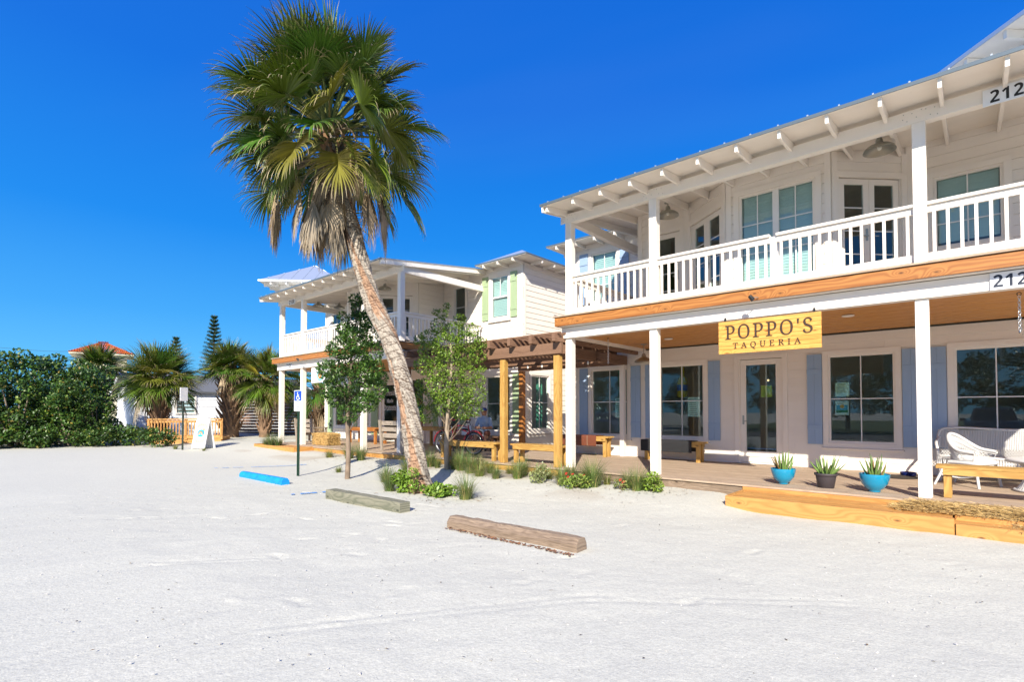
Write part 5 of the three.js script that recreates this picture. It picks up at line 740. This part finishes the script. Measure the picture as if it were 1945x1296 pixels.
{ // round-logo board under the far porch beam
  const t = thing('hanging_logo_board', 'white hanging board with an aqua ring and orange doughnut under the far beam', 'sign', -10.6, 2.55, .06); part(t, 'board', bx(1.25, .55, .03, 0, .004), plain([.8, .8, .79], .5)); part(t, 'aqua_ring', new THREE.TorusGeometry(.17, .035, 8, 32), plain([.22, .62, .66], .5), .0, -.02, .014); part(t, 'doughnut', new THREE.TorusGeometry(.075, .035, 8, 24), plain([.62, .22, .03], .5), 0, -.03, .018); part(t, 'starburst', merged([0, 1, 2].map((k) => at(bx(.1, .014, .008), 0, 0, 0, 0, 0, k * 1.047))), plain([.45, .05, .03], .5), .14, .19, .02);
}
// writing on the far door, notices in the taqueria windows
{
  const t = thing('door_lettering', 'white brush lettering Fresh Made Donuts on the glass door', 'lettering', -11.55, 0, -3.605); const wm = plain([.8, .8, .8], .6); for (const [s, y, h] of [['Fresh', 1.92, .2], ['Made', 1.62, .15], ['Donuts', 1.3, .22]]) part(t, 'word', text(s, 'serif_regular', h, .002, .004).scale(.86, 1, 1), wm, -.02, y, 0);
  const notice = (x, y, w, h, bg, bars, label, art) => { const n = thing('paper_notice', label, 'notice', x, y, -3.655); part(n, 'sheet', sheet(w, h), canvasMat(160, 200, (c, W, H) => { c.fillStyle = bg; c.fillRect(0, 0, W, H); if (art) { c.fillStyle = '#4f9fc0'; c.fillRect(12, 60, W - 24, 80); c.fillStyle = '#d9a24a'; c.beginPath(); c.arc(80, 80, 26, 0, 7); c.fill(); c.fillStyle = '#3f7a55'; c.fillRect(12, 130, W - 24, 40); } c.fillStyle = bars; for (let k = 0; k < 9; k++) if (!art || k < 2) c.fillRect(16 + (k % 3) * 4, 16 + k * 20, W - 40 - (k * 37 % 40), 6); }, { side: THREE.DoubleSide })); };
  notice(4.70, 1.72, .26, .3, '#dfe8cf', '#5d6a58', 'pale printed notice, upper one of two in the taqueria window'); notice(4.69, 1.32, .25, .3, '#cfe0dc', '#7a5a4a', 'small colourful poster, lower one of two in the taqueria window', true);
  notice(1.42, 1.36, .32, .5, '#d4e6e0', '#56706c', 'white notice with grey print in the window by the door'); notice(-.72, 1.35, .3, .55, '#cfe3dc', '#50625f', 'white notice in the window behind the thin white post'); notice(3.17, 1.72, .24, .27, '#b8c24a', '#6a7436', 'yellow-green notice behind the glass of the taqueria door');
  { const b = thing('inflatable_bottle', 'large yellow bottle figure hanging inside the taqueria window', 'bottle', .93, 1.62, -4.1); part(b, 'body', lathe([[0, 0], [.12, 0], [.14, .04], [.14, .42], [.11, .52], [.055, .62], [.05, .78], [.06, .79], [.06, .83], [0, .83]], 24), plain([.5, .36, .03], .4)); part(b, 'label_band', cyl(.143, .143, .16, 24, true), plain([.10, .14, .42], .5), 0, .26, 0); }
  const rb = new THREE.SphereGeometry(.03, 12, 8); for (const [x, y, z, l] of [[1.5, 2.0, -6.4, 'warm lamp glowing inside behind the window by the door'], [2.35, 2.15, -6.8, 'warm lamp glowing inside behind the taqueria door'], [2.6, 2.2, -7.0, 'second warm lamp glowing inside behind the taqueria door']]) { const p = thing('indoor_bulb', l, 'lamp', x, y, z); part(p, 'bulb', rb, new THREE.MeshStandardMaterial({ color: 0, emissive: C(1, .55, .25), emissiveIntensity: 1.5 })); part(p, 'cord', cyl(.004, .004, .9, 6), M.black, 0, .48, 0); const L = new THREE.PointLight(C(1, .6, .3), .05); L.position.set(0, -.06, .0); L.castShadow = true; p.add(L); L.name = 'bulb_light'; }
}
{ // red beach cruiser
  const t = thing('red_bicycle', 'red beach cruiser bicycle parked in the courtyard behind a yellow bench', 'bicycle', -4.35, 0, -.8, .16); const red = new THREE.MeshPhysicalMaterial({ color: C(.30, .012, .018), roughness: .3, clearcoat: .6 }), r = .33, wb = 1.1;
  for (const s of [-1, 1]) { const w = part(t, 'wheel', new THREE.TorusGeometry(r - .02, .027, 10, 40), M.black, s * wb / 2, r, 0); part(w, 'rim', new THREE.TorusGeometry(r - .055, .01, 6, 40), M.steel); const sp = []; for (let k = 0; k < 18; k++) sp.push(at(cyl(.0018, .0018, r - .06, 4), Math.cos(k * .349) * (r - .06) / 2, Math.sin(k * .349) * (r - .06) / 2, 0, 0, 0, k * .349 - Math.PI / 2)); part(w, 'spokes', merged(sp), M.steel); part(w, 'hub', cyl(.025, .025, .09, 12), M.steel, 0, 0, 0, Math.PI / 2); part(t, 'mudguard', new THREE.TorusGeometry(r + .03, .02, 6, 26, 2.3), red, s * wb / 2, r, 0, 0, 0, s > 0 ? .35 : .8); }
  const bb = [-.12, .28, 0], st = [-.24, .74, 0], hd = [.36, .78, 0], hb = [.4, .62, 0]; part(t, 'frame', merged([tube([st, [.05, .84, 0], hd], .017, 14, 8), tube([[-.22, .62, 0], [.08, .72, 0], hb], .015, 14, 8), tube([bb, [.18, .42, 0], hb], .018, 14, 8), tube([bb, st], .017, 6, 8), tube([bb, [-wb / 2, r, .05]], .011, 6, 6), tube([bb, [-wb / 2, r, -.05]], .011, 6, 6), tube([st, [-.42, .56, .04], [-wb / 2, r, .05]], .01, 8, 6), tube([st, [-.42, .56, -.04], [-wb / 2, r, -.05]], .01, 8, 6), tube([hb, [.34, .86, 0]], .02, 5, 8)]), red);
  part(t, 'fork', merged([.045, -.045].map((z) => tube([[.4, .62, z * .6], [.46, .5, z], [wb / 2, r, z]], .011, 10, 6))), red); part(t, 'handlebar', tube([[.08, 1.0, .32], [.22, 1.02, .3], [.33, 1.0, .14], [.34, .92, 0], [.33, 1.0, -.14], [.22, 1.02, -.3], [.08, 1.0, -.32]], .012, 40, 8), M.black); for (const z of [.32, -.32]) part(t, 'grip', cyl(.018, .018, .13, 10), plain([.35, .02, .02], .6), .1, 1.003, z, 0, 0, Math.PI / 2);
  const sad = new THREE.SphereGeometry(.14, 18, 10).scale(1, .35, .85), sp2 = sad.attributes.position; for (let i = 0; i < sp2.count; i++) { const x = sp2.getX(i); if (x > 0) sp2.setZ(i, sp2.getZ(i) * (1 - x * 4.4)); } part(t, 'saddle', sad, M.black, -.27, .87, 0); part(t, 'seat_post', cyl(.013, .013, .2, 8), M.steel, -.255, .79, 0, 0, 0, .15); part(t, 'chain_guard', bx(.42, .07, .015, 0, .006), M.black, -.32, .3, .06); part(t, 'crank', merged([at(cyl(.09, .09, .01, 20), 0, 0, 0, Math.PI / 2), at(bx(.02, .17, .015), 0, -.08, .02), at(bx(.09, .02, .08), 0, -.17, .07), at(bx(.02, .17, .015), 0, .08, -.05), at(bx(.09, .02, .08), 0, .17, -.1)]), M.dark, bb[0], bb[1], .05); part(t, 'rear_rack', merged([at(bx(.36, .012, .12), 0, 0, 0), at(bx(.012, .36, .01), -.12, -.18, .055), at(bx(.012, .36, .01), -.12, -.18, -.055)]), M.dark, -.56, .72, 0);
}
// ---------- people in the shade ----------
function person(label, x, y, z, ry, joints, bones, colours, extra) { // joints in metres; bones: [a, b, ra, rb, colour key]
  const t = thing('person', label, 'person', x, y, z, ry), N = 88, S = 1.02, cy = extra.cy, mc = new MarchingCubes(N, plain([1, 1, 1]), false, false, 400000), f = mc.field, J = (k) => joints[k];
  const segs = bones.map(([a, b, ra, rb, c]) => { const A = J(a), B = J(b); return { A, d: [B[0] - A[0], B[1] - A[1], B[2] - A[2]], ra, rb, c, l2: Math.max(1e-6, (B[0] - A[0]) ** 2 + (B[1] - A[1]) ** 2 + (B[2] - A[2]) ** 2) }; });
  const dist = (p, s) => { const q = [p[0] - s.A[0], p[1] - s.A[1], p[2] - s.A[2]], h = clamp((q[0] * s.d[0] + q[1] * s.d[1] + q[2] * s.d[2]) / s.l2, 0, 1); return Math.hypot(q[0] - s.d[0] * h, q[1] - s.d[1] * h, q[2] - s.d[2] * h) - lerp(s.ra, s.rb, h); };
  for (let k = 0; k < N; k++) for (let j = 0; j < N; j++) for (let i = 0; i < N; i++) { const p = [(i / N * 2 - 1) * S, (j / N * 2 - 1) * S + cy, (k / N * 2 - 1) * S]; let s = 0; for (const g of segs) s += Math.exp(-dist(p, g) * 60); f[i + j * N + k * N * N] = Math.log(Math.max(1e-30, s)) / 60; }
  mc.isolation = 0; mc.update(); const n = mc.count, g = new THREE.BufferGeometry(), pos = new Float32Array(n * 3), col = new Float32Array(n * 3); for (let i = 0; i < n; i++) { const p = [mc.positionArray[i * 3] * S, mc.positionArray[i * 3 + 1] * S + cy, mc.positionArray[i * 3 + 2] * S]; pos.set(p, i * 3); let best = 9, c = 'skin'; for (const s of segs) { const d = dist(p, s); if (d < best) { best = d; c = s.c; } } col.set(colours[c], i * 3); }
  g.setAttribute('position', new THREE.BufferAttribute(pos, 3)); g.setAttribute('color', new THREE.BufferAttribute(col, 3)); g.computeVertexNormals(); part(t, 'body', g, new THREE.MeshStandardMaterial({ vertexColors: true, roughness: .8 })); return t;
}
{
  const B = [['hip', 'chest', .15, .16, 'shirt'], ['chest', 'neck', .15, .06, 'shirt'], ['neck', 'head', .055, .06, 'skin'], ['head', 'crown', .082, .09, 'skin'], ['face', 'nose', .03, .014, 'skin']];
  const limbs = (s) => [['chest_' + s, 'elbow_' + s, .062, .046, 'shirt'], ['elbow_' + s, 'wrist_' + s, .043, .03, 'skin'], ['wrist_' + s, 'knuckle_' + s, .03, .036, 'skin'], ['knuckle_' + s, 'finger_' + s, .018, .01, 'skin'], ['knuckle_' + s, 'finger2_' + s, .016, .009, 'skin'], ['knuckle_' + s, 'finger3_' + s, .016, .009, 'skin'], ['wrist_' + s, 'thumb_' + s, .017, .011, 'skin'], ['hip_' + s, 'knee_' + s, .095, .066, 'legs'], ['knee_' + s, 'ankle_' + s, .06, .04, 'skin'], ['ankle_' + s, 'toe_' + s, .045, .035, 'shoe']];
  const hand = (o, s, x, y, z, dx, dy, dz) => { o['wrist_' + s] = [x, y, z]; o['knuckle_' + s] = [x + dx * .08, y + dy * .08, z + dz * .08]; for (const [n, k] of [['finger', -.03], ['finger2', 0], ['finger3', .03]]) o[n + '_' + s] = [x + dx * .17 + k * .6, y + dy * .17, z + dz * .17 + k]; o['thumb_' + s] = [x + dx * .08 + (s === 'l' ? -.05 : .05), y + dy * .06, z + dz * .06 + .02]; };
  const sit = { hip: [0, .56, 0], chest: [0, .92, .04], neck: [0, 1.1, .05], head: [0, 1.2, .08], crown: [0, 1.27, .075], face: [0, 1.2, .16], nose: [0, 1.19, .19], hip_l: [-.1, .54, .02], knee_l: [-.16, .55, .46], ankle_l: [-.17, .1, .5], toe_l: [-.18, .045, .64], hip_r: [.1, .54, .02], knee_r: [.16, .55, .46], ankle_r: [.17, .1, .44], toe_r: [.18, .045, .58], chest_l: [-.18, 1.0, .04], elbow_l: [-.26, .74, .12], chest_r: [.18, 1.0, .04], elbow_r: [.26, .74, .12] };
  hand(sit, 'l', -.14, .72, .34, .6, .1, .8); hand(sit, 'r', .14, .72, .34, -.6, .1, .8);
  const p = person('seated person in a light blue shirt and dark blue cap by the courtyard window', -5.0, 0, -2.55, .5, sit, [...B, ...limbs('l'), ...limbs('r')], { shirt: [.36, .48, .66], skin: [.42, .22, .14], legs: [.20, .07, .045], shoe: [.05, .05, .05] }, { cy: .7 });
  part(p, 'cap', merged([new THREE.SphereGeometry(.107, 20, 10, 0, 6.3, 0, 1.5), at(new THREE.CylinderGeometry(.095, .1, .012, 18, 1, false, -1.1, 2.2).scale(1, 1, 1.7), 0, .012, .03)]), plain([.02, .06, .25], .8), 0, 1.265, .075);
  const bag = thing('patterned_bag', 'black and white patterned bag on the bench beside the seated person', 'bag', -5.62, .46, -2.4, .2); part(bag, 'bag', bx(.42, .34, .16, 0, .03), canvasMat(128, 128, (x, w) => { x.fillStyle = '#ddd'; x.fillRect(0, 0, w, w); x.fillStyle = '#141414'; for (let k = 0; k < 44; k++) { x.save(); x.translate(hash(k, 1, 4) * w, hash(k, 2, 4) * w); x.rotate(hash(k, 3, 4) * 6); x.fillRect(-9, -3, 18, 6); x.restore(); } }), 0, .17, 0); part(bag, 'handle', new THREE.TorusGeometry(.1, .01, 6, 16, Math.PI), M.black, 0, .34, 0);
  const st = { hip: [0, .95, 0], chest: [0, 1.3, 0], neck: [0, 1.48, 0], head: [0, 1.58, .02], crown: [0, 1.65, .01], face: [0, 1.57, .09], nose: [0, 1.56, .125], hip_l: [-.09, .9, 0], knee_l: [-.1, .5, .03], ankle_l: [-.11, .09, 0], toe_l: [-.12, .045, .15], hip_r: [.09, .9, 0], knee_r: [.11, .5, .0], ankle_r: [.12, .09, -.04], toe_r: [.14, .045, .11], chest_l: [-.18, 1.38, 0], elbow_l: [-.25, 1.1, -.02], chest_r: [.18, 1.38, 0], elbow_r: [.25, 1.1, -.02] };
  hand(st, 'l', -.24, .84, .06, 0, -1, .1); hand(st, 'r', .24, .84, .06, 0, -1, .1);
  const q = person('person in a teal top and dark shorts standing at the open door', -9.1, 0, -3.15, 2.6, st, [...B, ...limbs('l'), ...limbs('r')], { shirt: [.01, .16, .14], skin: [.40, .21, .13], legs: [.03, .03, .04], shoe: [.05, .05, .05] }, { cy: .86 }); part(q, 'hair', new THREE.SphereGeometry(.104, 18, 12, 0, 6.3, 0, 1.9), plain([.06, .035, .02], .8), 0, 1.635, -.005, -.35);
}
// ---------- beyond the car park ----------
{ // white cottage behind the palms
  const t = thing('white_cottage', 'low white lap-sided cottage with a grey roof behind the palms', 'cottage', -28.07, .1, -2.73, 1.5), L = 9, D = 6, H = 2.25, r = .34, wm = plain([.78, .79, .80], .6); // local +z faces the car park
  for (const [x, z, ry, w] of [[0, D / 2, 0, L], [-L / 2, 0, -Math.PI / 2, D], [L / 2, 0, Math.PI / 2, D], [0, -D / 2, Math.PI, L]]) { const b = part(t, 'wall', bx(w, H, .12), wm, x, H / 2, z, 0, ry, 0); for (let k = 0; k < 11; k++) { const g = lapBoard(w, k % 6); part(b, 'siding_board', g, wm, 0, -H / 2 + .1 + k * .2, .06); } }
  for (const s of [-1, 1]) { const gs = new THREE.Shape(); gs.moveTo(-D / 2, 0); gs.lineTo(D / 2, 0); gs.lineTo(0, D / 2 * .32); part(t, 'gable', new THREE.ExtrudeGeometry(gs, { depth: .1, bevelEnabled: false }), wm, s * L / 2 - .05, H, 0, 0, Math.PI / 2, 0); part(t, 'roof_slope', bx(L + .8, .1, 3.55), plain([.13, .135, .14], .9), 0, H + .47, s * 1.6, s * .31); for (const e of [-1, 1]) part(t, 'rake_trim', bx(.05, .16, 3.55), wm, e * (L / 2 + .41), H + .45, s * 1.6, s * .31); }
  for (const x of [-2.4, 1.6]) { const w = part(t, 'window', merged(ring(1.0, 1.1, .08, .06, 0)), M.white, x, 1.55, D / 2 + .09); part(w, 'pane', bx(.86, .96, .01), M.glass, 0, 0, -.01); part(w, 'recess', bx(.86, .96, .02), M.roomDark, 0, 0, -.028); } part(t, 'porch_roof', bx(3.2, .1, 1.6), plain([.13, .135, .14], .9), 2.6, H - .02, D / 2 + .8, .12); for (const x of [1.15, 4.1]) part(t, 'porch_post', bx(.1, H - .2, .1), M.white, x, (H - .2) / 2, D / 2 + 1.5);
}
{ // wooden ramp rail before the cottage
  const t = thing('wooden_railing', 'light brown wooden railing in front of the cottage', 'railing', -18.15, .08, 2.0, 1.0), L = 2.7, H = .84; part(t, 'top_rail', bx(L, .05, .14, 1), M.step, 0, H, 0); part(t, 'upper_rail', bx(L, .09, .04, 2), M.step, 0, H - .1, 0); part(t, 'lower_rail', bx(L, .14, .04, 3), M.step, 0, .1, 0); part(t, 'platform', bx(L, .26, 1.6, 4), M.step, 0, -.1, -.82); for (let k = 0; k <= 24; k++) part(t, 'baluster', bx(.035, .62, .03, k % 6), M.step, -L / 2 + L * k / 24, .46, .03); for (const x of [-L / 2, 0, L / 2]) part(t, 'rail_post', bx(.1, H + .05, .1, 2), M.step, x, H / 2, -.03);
}
function slatFence(x, z, ry, L, H, label) { const t = thing('slat_fence', label, 'fence', x, ground(x, z) - .03, z, ry); for (let k = 0; k < Math.round(H / .16); k++) part(t, 'slat', bx(L, .135, .025, k % 6), M.pergola, 0, .1 + k * .16, 0); for (let k = 0; k <= Math.round(L / 2); k++) part(t, 'fence_post', bx(.1, H + .05, .1, k % 6), M.pergola, -L / 2 + .05 + (L - .1) * k / Math.round(L / 2), H / 2, -.07); }
slatFence(-20.6, -3.6, .6, 6.5, 1.9, 'dark brown horizontal slat fence behind the palms'); slatFence(-18.2, -6.0, .3, 4, 2.1, 'dark brown slat fence seen through the green-shuttered porch');
{ // orange-roofed house
  const t = thing('orange_roofed_house', 'house with an orange tiled hip roof far behind the hedge', 'house', -71, 0, -5.2, 1.35), W = 4.6, D = 4.6, H = 7.9, wm = plain([.55, .50, .36], .8); for (const s of [-1, 1]) { part(t, 'wall', bx(W, H, .2), wm, 0, H / 2, s * (D / 2 - .1)); part(t, 'wall', bx(.2, H, D - .4), wm, s * (W / 2 - .1), H / 2, 0); }
  const m = plain([.62, .13, .028], .8), h = 1.6, rows = 13; for (const f of [0, 1, 2, 3]) { const span = (f % 2 ? D : W) + 1.4, run = ((f % 2 ? W : D) + 1.4) / 2, c = (Math.min(W, D) + 1.4) / 2; for (let k = 0; k < rows; k++) { const a = k / rows, b = (k + 1.12) / rows, g = new THREE.BufferGeometry(), hw = (q) => f % 2 ? span / 2 * (1 - q) : Math.max(span / 2 - c * q, .5), N = 26, pos = [], idx = []; for (let i = 0; i <= N * 3; i++) for (const [q, lift] of [[a, .09], [b, .02]]) { const x = lerp(-hw(q), hw(q), i / (N * 3)); pos.push(x, h * q + lift + .06 * Math.abs(Math.sin(i * Math.PI / 3)), run * (1 - q)); } for (let i = 0; i < N * 3; i++) idx.push(i * 2, i * 2 + 2, i * 2 + 1, i * 2 + 2, i * 2 + 3, i * 2 + 1); g.setAttribute('position', new THREE.Float32BufferAttribute(pos, 3)); g.setIndex(idx); g.computeVertexNormals(); part(t, 'tile_course', g, m, 0, H, 0, 0, f * Math.PI / 2, 0); } }
  part(t, 'eave', bx(W + 1.3, .15, D + 1.3), wm, 0, H - .05, 0); for (const x of [-1.2, 1.2]) part(t, 'window', bx(1.1, 1.4, .06), M.roomDark, x, 5.6, D / 2 + .03);
}
function norfolk(label, x, z, H, s) { reseed(s); const t = thing('norfolk_pine', label, 'pine tree', x, 0, z); part(t, 'trunk', tint(taper([[0, 0, 0], [0, H * .5, 0], [.05, H, 0]], [.22, .14, .02], 8, 6), barkTint(.16, .12, .09)), M.bark);
  const clumps = []; for (let y = H * .3; y < H - .15; y += .42) { const R = lerp(1.75, .18, Math.pow((y - H * .3) / (H * .7), 1.15)); for (let k = 0; k < 6; k++) { const a = k * 1.047 + y * 1.9; for (let q = .15; q <= 1; q += .14) clumps.push([Math.cos(a) * R * q, y + .22 * q * q, Math.sin(a) * R * q, .12 + .04 * (1 - q)]); } } part(t, 'crown', leaves(clumps, 1700, .15, [[.022, .058, .018], [.045, .09, .025]], .25), M.leaf); }
norfolk('tall Norfolk pine with tiered branches rising behind the palms', -56.2, -12.2, 12.0, 401); norfolk('small Norfolk pine top behind the broad cabbage palm', -63.9, -10.75, 10.2, 402);
{ const t = thing('power_lines', 'thin power lines crossing the sky beside the orange roof', 'power line', 0, 0, 0); for (const [y, d] of [[8.9, 0], [8.1, .3]]) part(t, 'wire', tube([[-118, y + 3.4, 6 + d], [-100, y + 1.7, 1.5 + d], [-84, y + .3, -3 + d], [-74, y, -5 + d]], .02, 40, 5), M.dark); part(t, 'utility_pole', cyl(.16, .12, 13, 10), M.grey, -118, 6, 6.1); }
// ---------- cars behind the photographer, mirrored in the windows ----------
function car(label, x, z, ry, colour, suv) {
  const t = thing('parked_car', label, 'car', x, -.3, z, ry), body = new THREE.MeshPhysicalMaterial({ color: C(...colour), metalness: .5, roughness: .3, clearcoat: 1, clearcoatRoughness: .05 }), k = suv ? 1.17 : 1, w = suv ? 1.9 : 1.78; // front is +z
  const side = new THREE.Shape(); [[-2.3, .35], [-2.35, .8 * k], [-2.2, .98 * k], [1.0, .95 * k], [2.0, .86 * k], [2.3, .7 * k], [2.33, .4], [2.1, .3], [1.8, .3], [1.75, .5], [1.45, .66], [1.15, .5], [1.1, .28], [-1.1, .28], [-1.15, .5], [-1.45, .66], [-1.75, .5], [-1.8, .3]].forEach(([a, b], i) => i ? side.lineTo(a, b) : side.moveTo(a, b));
  part(t, 'body', new THREE.ExtrudeGeometry(side, { depth: w - .2, bevelEnabled: true, bevelSize: .09, bevelThickness: .1, bevelSegments: 3 }).translate(0, 0, -(w - .2) / 2).rotateY(-Math.PI / 2), body);
  const cab = (y0, y1, z0, z1, z2, z3, tw, bw) => { const g = new THREE.BufferGeometry(), v = [[-bw, y0, z0], [bw, y0, z0], [bw, y0, z3], [-bw, y0, z3], [-tw, y1, z1], [tw, y1, z1], [tw, y1, z2], [-tw, y1, z2]]; g.setAttribute('position', new THREE.Float32BufferAttribute(v.flat(), 3)); g.setIndex([0, 5, 1, 0, 4, 5, 1, 6, 2, 1, 5, 6, 2, 7, 3, 2, 6, 7, 3, 4, 0, 3, 7, 4, 4, 6, 5, 4, 7, 6]); const q = g.toNonIndexed(); q.computeVertexNormals(); return q; };
  part(t, 'windows', cab(.94 * k, 1.42 * k, suv ? -2.15 : -1.75, suv ? -1.85 : -1.1, .25, 1.02, .6, .76), new THREE.MeshPhysicalMaterial({ color: C(.01, .015, .02), roughness: .03, clearcoat: 1 })); part(t, 'roof', cab(1.405 * k, 1.47 * k, suv ? -1.95 : -1.15, suv ? -1.8 : -1.0, .15, .3, .55, .64), body);
  for (const s of [-1, 1]) { part(t, 'pillar', tube([[s * .76, .95 * k, 1.0], [s * .61, 1.43 * k, .24]], .035, 4, 6), body); for (const zz of [-1.45, 1.45]) { const wh = part(t, 'wheel', new THREE.TorusGeometry(.235, .1, 12, 30), M.black, s * (w / 2 - .1), .32, zz, 0, Math.PI / 2, 0); part(wh, 'rim', cyl(.17, .17, .1, 20), M.steel, 0, 0, 0, Math.PI / 2); } part(t, 'headlight', new THREE.SphereGeometry(.14, 14, 8).scale(1.2, .6, .5), plain([.8, .82, .85], .1), s * .68, .66 * k, 2.24); part(t, 'mirror', bx(.2, .14, .1, 0, .03), body, s * (w / 2 + .06), 1.02 * k, .72); }
  part(t, 'grille', bx(.9, .2, .06, 0, .02), M.dark, 0, .58 * k, 2.36); part(t, 'bumper', bx(w - .1, .16, .1, 0, .04), M.dark, 0, .4, 2.34);
}
car('dark blue four-wheel drive parked nose-in behind the photographer', 7.45, 14.2, Math.PI, [.03, .07, .12], true); car('silver hatchback parked along the car park near the street', -11.2, 12.2, 1.9, [.42, .45, .47], false);
renderer.render(scene, camera);
